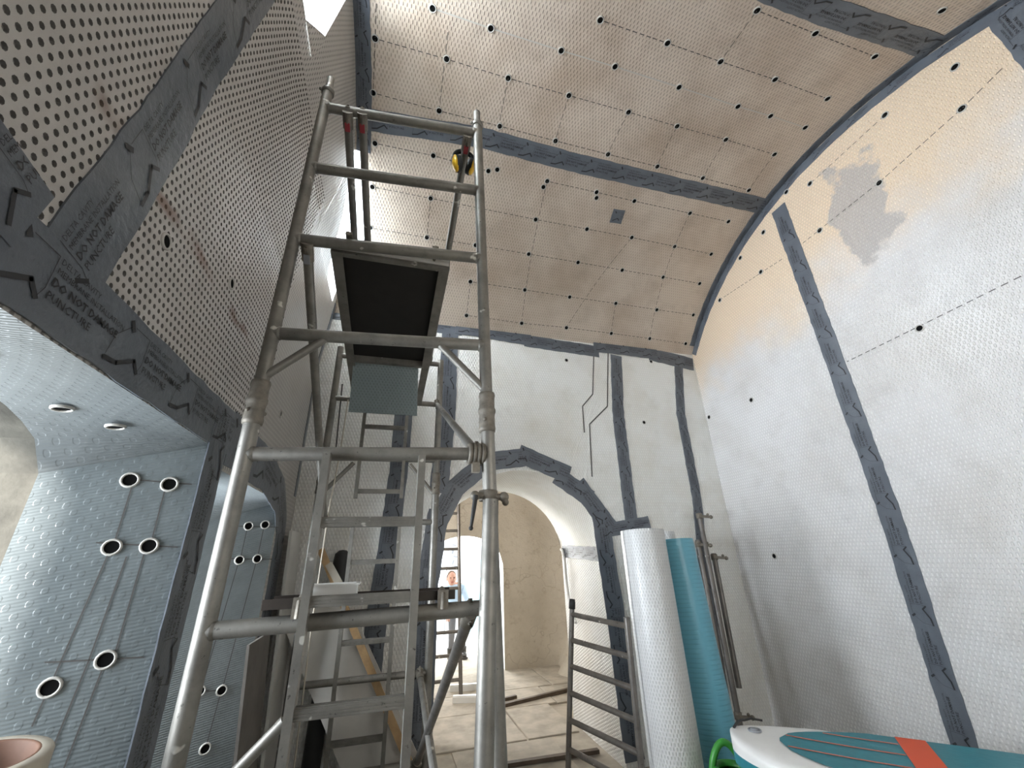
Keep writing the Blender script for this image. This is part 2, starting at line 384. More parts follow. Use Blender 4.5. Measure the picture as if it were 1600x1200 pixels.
# dimpled sheet
dm = MB()
V, F, MI = [], [], []
OUT = [(-1, -1), (0, -1), (1, -1), (1, 0), (1, 1), (0, 1), (-1, 1), (-1, 0)]
for j in range(nrow):
    for i in range(ncol+(j % 2)):
        cu = DIM[0]+(i+0.5-(0.5 if j % 2 else 0))*pu; cv = DIM[2]+(j+0.5)*pv
        u0, u1 = max(DIM[0], cu-pu/2), min(DIM[1], cu+pu/2)
        edge = u1-u0 < pu*0.9
        b = len(V)
        if edge:
            for (uu, vv) in ((u0, cv-pv/2), (u1, cv-pv/2), (u1, cv+pv/2), (u0, cv+pv/2)): V.append(S_left(uu, vv))
            F.append((b, b+1, b+2, b+3)); MI.append(0); continue
        rr = 0.0078*random.uniform(0.93, 1.06)
        for dx, dz in OUT: V.append(S_left(cu+dx*pu/2, cv+dz*pv/2))
        for q in range(8):
            a = math.pi*(q+1)/4+math.pi; V.append(S_left(cu+math.cos(a)*rr, cv+math.sin(a)*rr*1.12))
        for q in range(8):
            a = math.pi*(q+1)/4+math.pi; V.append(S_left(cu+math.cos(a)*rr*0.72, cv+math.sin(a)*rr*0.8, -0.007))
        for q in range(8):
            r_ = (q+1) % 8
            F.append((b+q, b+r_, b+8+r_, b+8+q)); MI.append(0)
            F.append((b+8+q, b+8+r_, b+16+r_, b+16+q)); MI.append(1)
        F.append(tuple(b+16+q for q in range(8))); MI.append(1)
o = len(dm.v); dm.v += V; dm.f += F; dm.mi += MI; dm.sm += [False]*len(F); dm.uv += [[(V[i][1], V[i][2]) for i in f] for f in F]
def sheet_mat(name, base, streak):
    N = NT(name); uv = N.n('ShaderNodeUVMap').outputs[0]; sp = N.n('ShaderNodeSeparateXYZ'); N.l(uv, sp.inputs[0])
    c = N.mix(N.ramp(N.noise(uv, 2.0, 4), 0.4, 0.7), base, tuple(x*0.86 for x in base))
    # a rusty smear on the old plaster running along the sheet
    d = N.math('ABSOLUTE', N.math('SUBTRACT', N.math('ADD', sp.outputs[1], N.math('MULTIPLY', N.noise(uv, 6, 3), 0.10)), 1.12))
    m = N.math('MULTIPLY', N.ramp(d, 0.01, 0.04, (1, 1, 1, 1), (0, 0, 0, 1)), N.ramp(N.noise(uv, 3.1, 3), 0.40, 0.55))
    c = N.mix(N.math('MULTIPLY', m, streak), c, (0.20, 0.12, 0.085))
    N.set(c, 0.42, 0, 0.4); N.bump(N.noise(uv, 60, 4), 0.25, 0.002)
    return N.m
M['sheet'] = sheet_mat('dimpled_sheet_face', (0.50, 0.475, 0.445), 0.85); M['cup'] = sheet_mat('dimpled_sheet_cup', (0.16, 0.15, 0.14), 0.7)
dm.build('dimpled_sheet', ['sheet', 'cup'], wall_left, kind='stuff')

def quadgrid(mb, A, B, C, D, n=8, m=8, mi=0):
    """A-B along u, A-D along v, metric uv"""
    A, B, C, D = map(Vector, (A, B, C, D)); lu = (B-A).length; lv = (D-A).length
    mb.grid(lambda u, v: (A*(1-u)+B*u)*(1-v)+(D*(1-u)+C*u)*v, rng(0, 1, 1/n), rng(0, 1, 1/m), lambda u, v: (u*lu, v*lv), mi)

# low window recesses
def low_window(name, W, oy0, oy1, oz0, oz1, label, xo=-1.2, xs=-1.78):
    root = thing(name, label, 'window', ((XL(0)+xo)/2, (W[0]+W[1])/2, W[2]), kind='structure'); x = XL(0)
    def headz(y):   # shallow arched head at the outer end
        t = (y-oy0)/(oy1-oy0); return oz1+0.22*math.sqrt(max(0, 1-(2*t-1)**2))
    m = MB(); quadgrid(m, (xo, oy1, oz0), (x, W[1], W[2]), (x, W[1], W[3]), (xo, oy1, oz1), 6, 10); m.build('jamb_lining', 'blue_lining', root)
    m = MB(); quadgrid(m, (x, W[0], W[2]), (xo, oy0, oz0), (xo, oy0, oz1), (x, W[0], W[3])); m.build('jamb_lining', 'blue_lining', root)
    m = MB(); ts = rng(0, 1, 1/16)
    def soff(u, v):
        a = Vector((x, W[0]+(W[1]-W[0])*u, W[3])); yy = oy0+(oy1-oy0)*u; b = Vector((xo, yy, headz(yy))); return a*(1-v)+b*v
    m.grid(soff, ts, rng(0, 1, 0.125), lambda u, v: (v*0.45, u*1.4)); m.build('soffit_lining', 'silver_lining', root)
    m = MB(); quadgrid(m, (x+0.0, W[0], W[2]), (x+0.0, W[1], W[2]), (xo, oy1, oz0), (xo, oy0, oz0)); m.build('window_sill', 'stone', root)
    # rough stone outer embrasure
    m = MB()
    for i in range(16):
        t0, t1 = ts[i], ts[i+1]; ya, yb = oy0+(oy1-oy0)*t0, oy0+(oy1-oy0)*t1
        m.add([(xo, ya, headz(ya)), (xo, yb, headz(yb)), (xs, yb, headz(yb)), (xs, ya, headz(ya))], [(0, 1, 2, 3)], 0)
        m.add([(xo, ya, headz(ya)), (xo, yb, headz(yb)), (xo, yb, 1.0), (xo, ya, 1.0)], [(0, 1, 2, 3)], 0)
    for yy in (oy0, oy1): m.add([(xo, yy, oz0), (xo, yy, oz1), (xs, yy, oz1), (xs, yy, oz0)], [(0, 1, 2, 3)])
    m.add([(xo, oy0, oz0), (xo, oy1, oz0), (xs, oy1, oz0), (xs, oy0, oz0)], [(0, 1, 2, 3)])
    m.build('stone_surround', 'stone', root)
    return root
win1 = low_window('window_1', W1, 0.62, 1.86, -0.66, 0.315, 'deep window recess with pale blue ribbed lining beside the scaffold tower')
win2 = low_window('window_2', W2, 2.42, 3.15, -1.2, 0.22, 'second deep window recess with blue lining beyond the scaffold tower')
# high window recesses
def high_window(name, W, oy0, oy1, oz0, oz1, label, xo=-1.55):
    root = thing(name, label, 'window', (-1.0, (W[0]+W[1])/2, W[2]), kind='structure')
    n = 8
    for nm, pts in (('jamb_lining', 'far'), ('jamb_lining', 'near'), ('window_sill', 'sill'), ('soffit_lining', 'top')):
        m = MB()
        def inner(a):   # point on the wall edge
            if pts == 'far': z = W[2]+(W[3]-W[2])*a; return Vector((XL(z), W[1], z))
            if pts == 'near': z = W[2]+(W[3]-W[2])*a; return Vector((XL(z), W[0], z))
            if pts == 'sill': return Vector((XL(W[2]), W[0]+(W[1]-W[0])*a, W[2]))
            y = W[0]+(W[1]-W[0])*a; return Vector((-0.44, y, max(vaultz(y), W[3]) if name == 'window_3' else max(vaultz(y), 2.0)))
        def outer(a):
            if pts == 'far': return Vector((xo, oy1, oz0+(oz1-oz0)*a))
            if pts == 'near': return Vector((xo, oy0, oz0+(oz1-oz0)*a))
            if pts == 'sill': return Vector((xo, oy0+(oy1-oy0)*a, oz0))
            return Vector((xo, oy0+(oy1-oy0)*a, oz1))
        m.grid(lambda a, b: inner(a)*(1-b)+outer(a)*b, rng(0, 1, 1/n), rng(0, 1, 1/6), lambda a, b: (a*0.9, b*0.9))
        m.build(nm, 'mem_bright', root)
    return root
win3 = high_window('window_3', H1, 0.85, 1.58, 2.74, 3.46, 'bright high window recess in the side wall above the scaffold')
win4 = high_window('window_4', H2, 2.84, 3.66, 2.50, 3.62, 'bright high window recess at the far end of the side wall')

fp = MB()
fp.grid(lambda a, b: S_left(H2[0]-0.01+(0.60*(1-b))*a, 2.33+0.95*b, 0.004), rng(0, 1, 0.125), rng(0, 1, 0.1), lambda a, b: (H2[0]+0.6*(1-b)*a, 2.33+0.95*b))
fp.build('membrane_flap', 'mem_left', wall_left)
fp = MB()
fp.grid(lambda a, b: S_left(H1[1]+0.01-(0.20*(1-b))*a, 2.65+0.24*b, 0.004), rng(0, 1, 0.25), rng(0, 1, 0.2), lambda a, b: (H1[1]-0.2*(1-b)*a, 2.65+0.24*b), flip=True)
fp.build('membrane_flap', 'mem_left', wall_left)
# doorway reveal (passage through the far wall) with a membrane lining
YB = 5.05
rv = MB()
def reveal_path(x0, x1, sp, rz, n=28):
    pts = [(x0, FL)]+[(x0, FL+(sp-FL)*i/8) for i in range(1, 8)]
    for i in range(n+1):
        a = math.pi*(1-i/n); pts.append(((x0+x1)/2+math.cos(a)*(x1-x0)/2, sp+math.sin(a)*rz))
    return pts+[(x1, FL+(sp-FL)*i/8) for i in range(7, -1, -1)]
pa = reveal_path(DX0, DX1, DSP, DRZ); pb = reveal_path(DX0+0.02, DX1+0.02, DSP-0.02, DRZ-0.03)
acc = [0]
for a, b in zip(pa, pa[1:]): acc.append(acc[-1]+math.hypot(b[0]-a[0], b[1]-a[1]))
NR = 10
V = []; U = []
for j in range(NR+1):
    t = j/NR
    for i, (a, b) in enumerate(zip(pa, pb)): V.append((a[0]*(1-t)+b[0]*t, YF+(YB-YF)*t, a[1]*(1-t)+b[1]*t)); U.append((acc[i], t*(YB-YF)))
n = len(pa); rv.add(V, [(j*n+i, j*n+i+1, (j+1)*n+i+1, (j+1)*n+i) for j in range(NR) for i in range(n-1)], 0, True, U)
door1 = tag(rv.build('door_1', 'mem_far'), 'arched doorway reveal lined with white studded membrane', 'doorway', kind='structure')

# room beyond: plaster walls
room2 = MB(); R2 = (-0.6, 3.05, YB, 7.4)
D2 = (0.62, 1.95)
def d2z(x): return arch_z(x, D2[0], D2[1], -0.15, 0.47)
wallrect(room2, R2[0], D2[0], k(FL), k(2.0), R2[3], 3, 4); wallrect(room2, D2[1], R2[1]-0.4, k(FL), k(2.0), R2[3], 4, 4); wallrect(room2, D2[0], D2[1], d2z, k(2.0), R2[3], 24, 3)
room2.grid(lambda u, v: (R2[1]-0.4+0.4*math.sin(u*math.pi/2)+0.0, R2[3]-0.4+0.4*math.cos(u*math.pi/2), v), rng(0, 1, 0.125), rng(FL, 2.0, 0.3))
room2.grid(lambda u, v: (R2[1]+0.03*math.sin(v*5+u)*min(1, u*2), R2[3]-0.4-u, v), rng(0, R2[3]-R2[2]-0.4, 0.3), rng(FL, 2.0, 0.3))
room2.grid(lambda u, v: (R2[0], R2[2]+u, v), rng(0, R2[3]-R2[2], 0.4), rng(FL, 2.0, 0.4))
wallrect(room2, R2[0], pb[0][0], k(FL), k(2.0), YB, 2, 3, True); wallrect(room2, pb[-1][0], R2[1], k(FL), k(2.0), YB, 2, 3, True)
wallrect(room2, pb[0][0], pb[-1][0], lambda x: arch_z(x, DX0+0.02, DX1+0.02, DSP-0.02, DRZ-0.03), k(2.0), YB, 30, 2, True)
wall_room2 = tag(room2.build('wall_beyond', 'plaster'), 'bare lime plaster walls of the room beyond the arch', 'wall', kind='structure')
c2 = MB(); c2.add([(R2[0], R2[2], 2.0), (R2[1], R2[2], 2.0), (R2[1], R2[3], 2.0), (R2[0], R2[3], 2.0)], [(0, 1, 2, 3)])
tag(c2.build('ceiling_beyond', 'plaster'), 'plaster ceiling of the room beyond the arch', 'ceiling', kind='structure')
# fallen render low in the corner
heap = MB()
heap.grid(lambda u, v: (R2[1]-0.02-0.42*(1-v)*(0.75+0.25*math.sin(u*5)), 6.55+u*0.8, FL+0.62*v*(0.8+0.2*math.sin(u*7+1))*math.sin(min(1, u*1.6+0.25)*math.pi/2)), rng(0, 1, 0.1), rng(0, 1, 0.1))
heap.build('plaster_fillet', 'plaster', wall_room2)
# flagged floor beyond, individual slabs
fb = MB(); fb.add([(-2.5, YB, FL-0.012), (4.2, YB, FL-0.012), (4.2, 9.2, FL-0.012), (-2.5, 9.2, FL-0.012)], [(0, 1, 2, 3)])
floor2 = tag(fb.build('floor_beyond', 'floor'), 'flagged floor of the room beyond the arch', 'floor', kind='structure')
def slab(parent, x0, x1, y0, y1, z0, z1, mat, name='flagstone'):
    g = 0.008; m = MB(); P = [(x0+g, y0+g), (x1-g, y0+g), (x1-g, y1-g), (x0+g, y1-g)]
    b = 0.006
    Q = [(x0+g+b, y0+g+b), (x1-g-b, y0+g+b), (x1-g-b, y1-g-b), (x0+g+b, y1-g-b)]
    m.add([(x, y, z0) for x, y in P]+[(x, y, z1-b) for x, y in P]+[(x, y, z1) for x, y in Q],
          [(0, 1, 5, 4), (1, 2, 6, 5), (2, 3, 7, 6), (3, 0, 4, 7), (4, 5, 9, 8), (5, 6, 10, 9), (6, 7, 11, 10), (7, 4, 8, 11), (8, 9, 10, 11)])
    m.build(name, mat, parent)
yy = 4.0
for row, d in enumerate((0.78, 0.9, 0.7, 0.95, 0.8)):
    xx = -0.4-0.3*(row % 2)
    while xx < 3.0:
        wd = random.uniform(0.75, 1.15)
        if yy+d > YB-0.02 or (xx >= DX0 and xx+wd <= DX1):
            x0_, x1_ = xx, min(xx+wd, 3.0)
            if yy < YB: x0_, x1_ = max(x0_, DX0+0.03), min(x1_, DX1-0.03)
            if x1_-x0_ > 0.15: slab(floor2, x0_, x1_, yy, yy+d, FL-0.01, FL+random.uniform(0.004, 0.014), 'flag')
        xx += wd
    yy += d
# white-lined passage to the outside
ps = MB(); pc = reveal_path(D2[0], D2[1], -0.15, 0.47); pd = reveal_path(D2[0]-0.2, D2[1]+0.25, -0.1, 0.6)
V = []; U = []
for j in range(7):
    t = j/6
    for i, (a, b) in enumerate(zip(pc, pd)): V.append((a[0]*(1-t)+b[0]*t, 7.4+1.7*t, a[1]*(1-t)+b[1]*t)); U.append((i*0.1, t*1.7))
n = len(pc); ps.add(V, [(j*n+i, j*n+i+1, (j+1)*n+i+1, (j+1)*n+i) for j in range(6) for i in range(n-1)], 0, True, U)
tag(ps.build('door_2', 'mem_bright'), 'white lined doorway passage leading out to bright daylight', 'doorway', kind='structure')
og = MB(); og.add([(-12, 9.2, FL-0.03), (14, 9.2, FL-0.03), (14, 30, FL-0.03), (-12, 30, FL-0.03)], [(0, 1, 2, 3)])
tag(og.build('ground', 'grass'), 'pale gravel ground outside the far door', 'ground', kind='structure')

# ------------------------------------------------------------------ printed grey tape
def text_mesh(body, size, x, y, offset=0.0):
    c = bpy.data.curves.new('lettering', 'FONT'); c.body = body; c.size = size; c.resolution_u = 1; c.offset = offset; c.fill_mode = 'FRONT'
    o = bpy.data.objects.new('lettering', c); COL.objects.link(o); bpy.context.view_layer.update()
    me = bpy.data.meshes.new_from_object(o.evaluated_get(bpy.context.evaluated_depsgraph_get()))
    V = [(v.co.x+x, v.co.y+y) for v in me.vertices]; F = [tuple(p.vertices) for p in me.polygons]
    bpy.data.objects.remove(o); bpy.data.curves.remove(c); bpy.data.meshes.remove(me)
    return V, F
MOT = ([], [])
def mot(V, F):
    o = len(MOT[0]); MOT[0].extend(V); MOT[1].extend([tuple(i+o for i in f) for f in F])
for body, size, y, off in (('DELTA CAVITY', 0.0165, 0.040, 0.0), ('MEMBRANE INSTALLATION', 0.0165, 0.021, 0.0), ('DO NOT DAMAGE', 0.0225, -0.004, 0.0006), ('PUNCTURE', 0.0225, -0.030, 0.0002)):
    mot(*text_mesh(body, size, 0.005, y, off))
def mline(pts, w):
    for (x0, y0), (x1, y1) in zip(pts, pts[1:]):
        d = Vector((x1-x0, y1-y0)); L = d.length; d /= L; nx, ny = -d.y*w/2, d.x*w/2; e = d*w*0.3
        mot([(x0-e.x+nx, y0-e.y+ny), (x0-e.x-nx, y0-e.y-ny), (x1+e.x-nx, y1+e.y-ny), (x1+e.x+nx, y1+e.y+ny)], [(0, 1, 2, 3)])
mline([(-0.125, -0.052), (-0.085, -0.048), (-0.030, -0.018), (-0.010, -0.040)], 0.0095)
mline([(-0.078, 0.056), (-0.066, 0.040)], 0.012)
mline([(-0.072, 0.048), (-0.115, 0.005), (-0.125, -0.045)], 0.0016)
mline([(-0.060, 0.050), (-0.002, 0.050), (-0.002, -0.015), (-0.010, -0.036)], 0.0016)
PER = 0.30

def tape(parent, S, path, wd=0.15, phase=0.16, off=0.005, label=None, prints=True, seg=0.06, per=PER, wob=0.004, z_lift=0.0):
    path = [Vector(p) for p in path]; cum = [0]
    for a, b in zip(path, path[1:]): cum.append(cum[-1]+(b-a).length)
    L = cum[-1]
    def at(s):
        s = max(0, min(L, s)); i = 0
        while i < len(cum)-2 and s > cum[i+1]: i += 1
        t = (s-cum[i])/(cum[i+1]-cum[i]); p = path[i].lerp(path[i+1], t)
        def dirn(j): return (path[j+1]-path[j]).normalized()
        d = dirn(i)
        if t < 0.5 and i > 0: d = d.lerp((d+dirn(i-1))/2, 1-2*t)
        if t > 0.5 and i < len(path)-2: d = d.lerp((d+dirn(i+1))/2, 2*t-1)
        d.normalize(); return p, Vector((-d.y, d.x))
    m = MB(); N = max(1, int(L/seg)); V = []; rs = random.Random(int(L*1000)+int(abs(path[0].x)*100))
    ss = [L*i/N for i in range(N+1)]
    for s in ss:
        p, nn = at(s); wl, wr = wd/2+rs.uniform(-wob, wob), wd/2+rs.uniform(-wob, wob); rip = rs.uniform(0, 0.0016)
        for t, o in ((wl, 0.0), (wl, off), (wl*0.34, off+rip), (-wr*0.34, off+rip*0.5), (-wr, off), (-wr, 0.0)):
            q = p+nn*t; V.append(S(q.x, q.y, o+z_lift))
    F = [(i*6+j, i*6+j+1, i*6+7+j, i*6+6+j) for i in range(N) for j in range(5)]
    m.add(V, [f[::-1] for f in F], 0, False)
    m.add([V[j] for j in range(6)], [tuple(range(6))]); m.add([V[N*6+j] for j in range(6)], [tuple(range(6))[::-1]])
    t = m.build('tape_strip', 'tape', parent, label)
    if prints:
        pm = MB(); sc = wd/0.155; s0 = phase
        while s0+0.005 < L-0.02:
            V = []
            ok = True
            for (a, b) in MOT[0]:
                s = s0+a*sc; p, nn = at(s); q = p+nn*(b*sc); V.append((S(q.x, q.y, off+0.0035+z_lift), 0.0 < s < L))
            keep = [f for f in MOT[1] if all(V[i][1] for i in f)]
            if keep: pm.add([x[0] for x in V], keep)
            s0 += per*sc*rs.uniform(0.96, 1.04)
        if pm.f: pm.build('printed_lettering', 'ink', t)
    return t
R_, F_, L_, C_ = wall_right, wall_far, wall_left, ceiling
# vault tapes
tape(C_, S_vault, [(-0.42, vY(2.50)), (0.5, vY(2.43)), (1.45, vY(2.45)), (XR-0.02, vY(2.43))], 0.165)
tape(C_, S_vault, [(XR-0.02, vY(0.88)), (2.6, vY(0.93)), (-0.4, vY(0.95))], 0.17)
tape(C_, S_vault, [(XR-0.035, vY(3.86)), (XR-0.035, vY(0.0))], 0.075, per=0.5)
tape(R_, S_right, [(-y, vaultz(y)-0.05) for y in [3.9, 3.7, 3.5, 3.3, 3.1, 2.9, 2.7, 2.5, 2.3, 2.1, 1.9, 1.6, 1.3, 1.0, 0.7, 0.4, 0.1]], 0.085, per=0.6)
tape(C_, S_vault, [(-0.455, vY(2.74)), (-0.45, vY(2.3)), (-0.455, vY(1.9)), (-0.46, vY(1.3)), (-0.46, vY(0.6))], 0.12)
# springing line, four overlapping lengths
for i, (x0, z0, x1, z1, w_) in enumerate(((-0.72, 2.335, 0.62, 2.315, 0.15), (0.55, 2.335, 1.42, 2.28, 0.155), (1.34, 2.265, 2.28, 2.225, 0.15), (2.22, 2.30, 3.10, 2.285, 0.16), (2.98, 2.275, 3.62, 2.19, 0.18))):
    tape(F_, S_far, [(x0, z0), (x1, z1)], w_, z_lift=0.004*(i % 2))
# far wall uprights
tape(F_, S_far, [(2.41, 0.15), (2.42, 0.8), (2.43, 1.45), (2.51, 2.2)], 0.145)
tape(F_, S_far, [(3.12, -1.6), (3.18, -0.2), (3.27, 0.5), (3.28, 1.5), (3.39, 2.16)], 0.12)
tape(F_, S_far, [(0.43, 0.55), (0.485, 1.3), (0.49, 2.24)], 0.175)
tape(F_, S_far, [(-0.06, -1.62), (-0.03, -0.55), (0.02, 0.1), (0.06, 0.72), (0.07, 1.5), (0.06, 2.24)], 0.165)
tape(F_, S_far, [(2.02, 0.18), (2.62, 0.27)], 0.13, z_lift=0.006)
# arch ring pieces around the doorway
for i, (a, b) in enumerate((((0.36, -1.62), (0.37, -0.1)), ((0.37, -0.2), (0.44, 0.40)), ((0.42, 0.28), (0.60, 0.62)), ((0.50, 0.52), (0.86, 0.83)), ((0.74, 0.83), (1.30, 0.915)), ((1.22, 0.95), (1.76, 0.74)), ((1.62, 0.74), (1.98, 0.50)), ((1.84, 0.66), (2.16, 0.22)), ((2.06, 0.34), (2.11, -0.55)), ((2.11, -0.45), (2.14, -1.62)))):
    tape(F_, S_far, [a, b], 0.185, phase=0.12, z_lift=0.003*(i % 3))
# right wall uprights
tape(R_, S_right, [(-2.40, -1.6), (-2.32, 0.2), (-2.31, 1.6), (-2.31, 3.24)], 0.155, phase=0.1, per=0.37)
tape(R_, S_right, [(-0.575, -1.6), (-0.575, 3.2)], 0.15, phase=0.25)
# left wall
tape(L_, S_left, [(1.02, 0.62), (1.11, 1.2), (1.17, 1.75), (1.20, 2.58)], 0.20, phase=0.05, per=0.36)
tape(L_, S_left, [(0.40, 0.585), (1.2, 0.58), (2.20, 0.575)], 0.20, phase=0.20, z_lift=0.002)
tape(L_, S_left, [(0.79, 0.60), (0.82, 0.76)], 0.17, phase=0.12, z_lift=0.006)
tape(L_, S_left, [(2.09, -1.5), (2.08, -0.3), (2.08, 0.64)], 0.20, phase=0.1, z_lift=0.004)
tape(L_, S_left, [(2.2, 0.56), (2.9, 0.54), (3.36, 0.44), (3.58, 0.24), (3.60, -0.2), (3.55, -1.5)], 0.26, phase=0.15)
tape(L_, S_left, [(3.86, 0.5), (3.87, 2.4)], 0.07, prints=False)
tape(C_, S_vault, [(1.99, vY(2.83)), (2.12, vY(2.82))], 0.14, phase=0.1, per=1, label='small square patch of grey tape')
# tape inside the doorway reveal, on its right jamb
def S_jamb(u, v, o=0): return Vector((DX1-o, YB-u, v))
tape(door1, S_jamb, [(0.08, 0.02), (YB-YF-0.02, -0.02)], 0.13)

# ------------------------------------------------------------------ fixing plugs and marked lines
pm = MB()
pm.lathe((0, 0, 0), (0, 0, 1), [(0.030, 0.0), (0.0295, 0.005), (0.026, 0.0085), (0.0225, 0.007), (0.021, 0.002)], 16, 0)
pm.lathe((0, 0, 0), (0, 0, 1), [(0.0215, 0.0035), (0.012, 0.0025), (0.0001, 0.0028)], 16, 1)
PLUG = {}
def plug(parent, p, nrm, sc=1.0):
    if 'me' not in PLUG:
        o = pm.build('fixing_plug', ['rim', 'black'], parent, origin=(0, 0, 0)); PLUG['me'] = o.data
    else:
        o = bpy.data.objects.new('fixing_plug', PLUG['me']); COL.objects.link(o); o.parent = parent
    q = Vector(nrm).to_track_quat('Z', 'Y')
    o.matrix_local = Matrix.Translation(Vector(p)-ORIG[parent.name]) @ q.to_matrix().to_4x4() @ Matrix.Diagonal((sc, sc, sc, 1))
    return o
def dashes(parent, S, a, b, dash=0.035, gap=0.018, wd=0.006, solid=False, name='marked_line', mat='marker', trim=0.0):
    a, b = Vector(a), Vector(b); L = (b-a).length
    if L < 0.09: return
    if trim: e_ = (b-a)/L*trim; a, b, L = a+e_, b-e_, L-2*trim
    d = (b-a)/L; nn = Vector((-d.y, d.x))*wd/2; m = MB(); s = 0
    if solid: dash, gap = 0.06, 0.0
    while s < L:
        e = min(L, s+dash)
        if e-s < 0.004: break
        P = [a+d*s+nn, a+d*s-nn, a+d*e-nn, a+d*e+nn]; m.add([S(q.x, q.y, 0.0025) for q in P], [(0, 1, 2, 3)]); s = e+gap+(0 if solid else random.uniform(-0.006, 0.01))
    m.build(name, mat, parent)
def nv(p): return Vector((0, YC-p.y, ZC-p.z)).normalized()
VP = [[(2.174, 1.062), (2.698, 1.06), (3.286, 1.056)], [(3.334, 0.696)], [(1.165, 1.419), (1.717, 1.417), (2.195, 1.417), (2.72, 1.41), (3.287, 1.416)], [(0.017, 1.666), (0.43, 1.674), (0.973, 1.674), (1.421, 1.667), (2.007, 1.668), (2.601, 1.672), (2.947, 1.666), (3.345, 1.67)], [(-0.365, 1.946), (0.151, 1.945), (0.636, 1.954), (1.154, 1.953), (1.705, 1.949), (2.193, 1.95), (2.715, 1.945), (3.287, 1.951)], [(-0.381, 2.302), (0.139, 2.31), (0.658, 2.31), (1.174, 2.314), (1.697, 2.315), (2.224, 2.312), (2.747, 2.312), (3.319, 2.316)], [(-0.363, 2.659), (0.132, 2.653), (0.64, 2.677), (0.719, 2.65)], [(1.214, 2.653), (1.737, 2.652), (2.165, 2.656), (2.837, 2.653), (3.333, 2.65)], [(1.194, 2.708)], [(1.759, 2.701)], [(-0.378, 2.991), (0.149, 2.991), (1.206, 2.995), (1.777, 2.991), (2.311, 2.987), (2.86, 2.992), (3.357, 2.996)], [(-0.384, 3.304), (0.151, 3.304), (0.644, 3.299), (1.221, 3.297), (1.794, 3.296), (2.343, 3.297), (2.884, 3.297), (3.396, 3.298)], [(0.648, 3.592), (1.261, 3.594), (1.802, 3.598), (2.392, 3.595), (2.954, 3.598), (3.481, 3.596)], [(0.654, 3.841), (1.291, 3.847), (1.841, 3.839), (2.43, 3.84), (2.967, 3.843), (3.498, 3.848)]]
for ri, row in enumerate(VP):
    row.sort()
    for (x, y) in row:
        p = S_vault(x, vY(y), 0); plug(C_, p, nv(p), 0.92)
    for (x, y), (x2, y2) in zip(row, row[1:]):
        if (x2-x) > 0.1: dashes(C_, S_vault, (x, vY(y)), (x2, vY(y2)), trim=0.03, **(dict(solid=True, wd=0.009, mat='rim', name='crease_line') if ri == 3 else {}))
# lines across the rows
for x, ya, yb in [((-0.354, -0.381), 1.737, 2.302), ((0.137, 0.139), 1.776, 2.31), ((0.636, 0.651), 1.954, 2.352), ((1.154, 1.172), 1.953, 2.341), ((1.705, 1.693), 1.949, 2.333), ((2.193, 2.218), 1.95, 2.326), ((2.715, 2.747), 1.945, 2.312), ((3.287, 3.319), 1.951, 2.316), ((1.214, 1.291), 2.653, 3.847), ((0.149, 0.151), 2.991, 3.304), ((0.648, 0.654), 3.592, 3.841), ((2.86, 2.967), 2.992, 3.843), ((2.311, 1.841), 2.987, 3.839), ((2.392, 2.43), 3.595, 3.84), ((2.837, 2.86), 2.653, 2.992), ((2.174, 2.195), 1.062, 1.417)]:
    dashes(C_, S_vault, (x[0], vY(ya)), (x[1], vY(yb)), 0.05, 0.02, 0.005)
RP = [(0.863, 3.122), (1.291, 3.221), (0.943, 2.791), (1.963, 3.201), (1.513, 2.712), (2.183, 3.328), (2.037, 2.692), (2.537, 3.121), (2.7, 2.723), (3.297, 2.759), (2.881, 3.056), (1.681, 1.444), (3.239, 1.453), (3.88, 1.466), (3.452, -0.088)]
for (y, z) in RP: plug(R_, S_right(-y, z), (-1, 0, 0), 0.95)
dashes(R_, S_right, (-1.12, 1.493), (-2.22, 1.427))
for (ya, za), (yb, zb) in [((0.71, 2.848), (0.943, 2.791)), ((0.943, 2.791), (1.511, 2.717)), ((1.511, 2.717), (2.229, 2.692)), ((2.447, 2.69), (3.306, 2.765)), ((1.291, 3.221), (1.963, 3.201))]: dashes(R_, S_right, (-ya, za), (-yb, zb))
for (x, z) in [(1.846, 2.066), (2.992, 2.169), (2.751, 1.365)]: plug(F_, S_far(x, z), (0, -1, 0), 0.8)
for pts in ([(2.225, 2.295), (2.135, 1.666), (1.991, 1.509), (1.982, 1.205)],[(2.413, 2.281), (2.304, 1.53), (2.054, 1.303), (2.019, 0.729)],[(-0.524, 1.564), (-0.502, 0.939)]):
    for a, b in zip(pts, pts[1:]): dashes(F_, S_far, a, b, solid=True, wd=0.013)
for (y, z) in ((1.30, 0.965), (1.80, 1.16), (2.93, 1.30), (2.97, 0.93)): plug(L_, S_left(y, z), (1, 0, 0), 0.95)
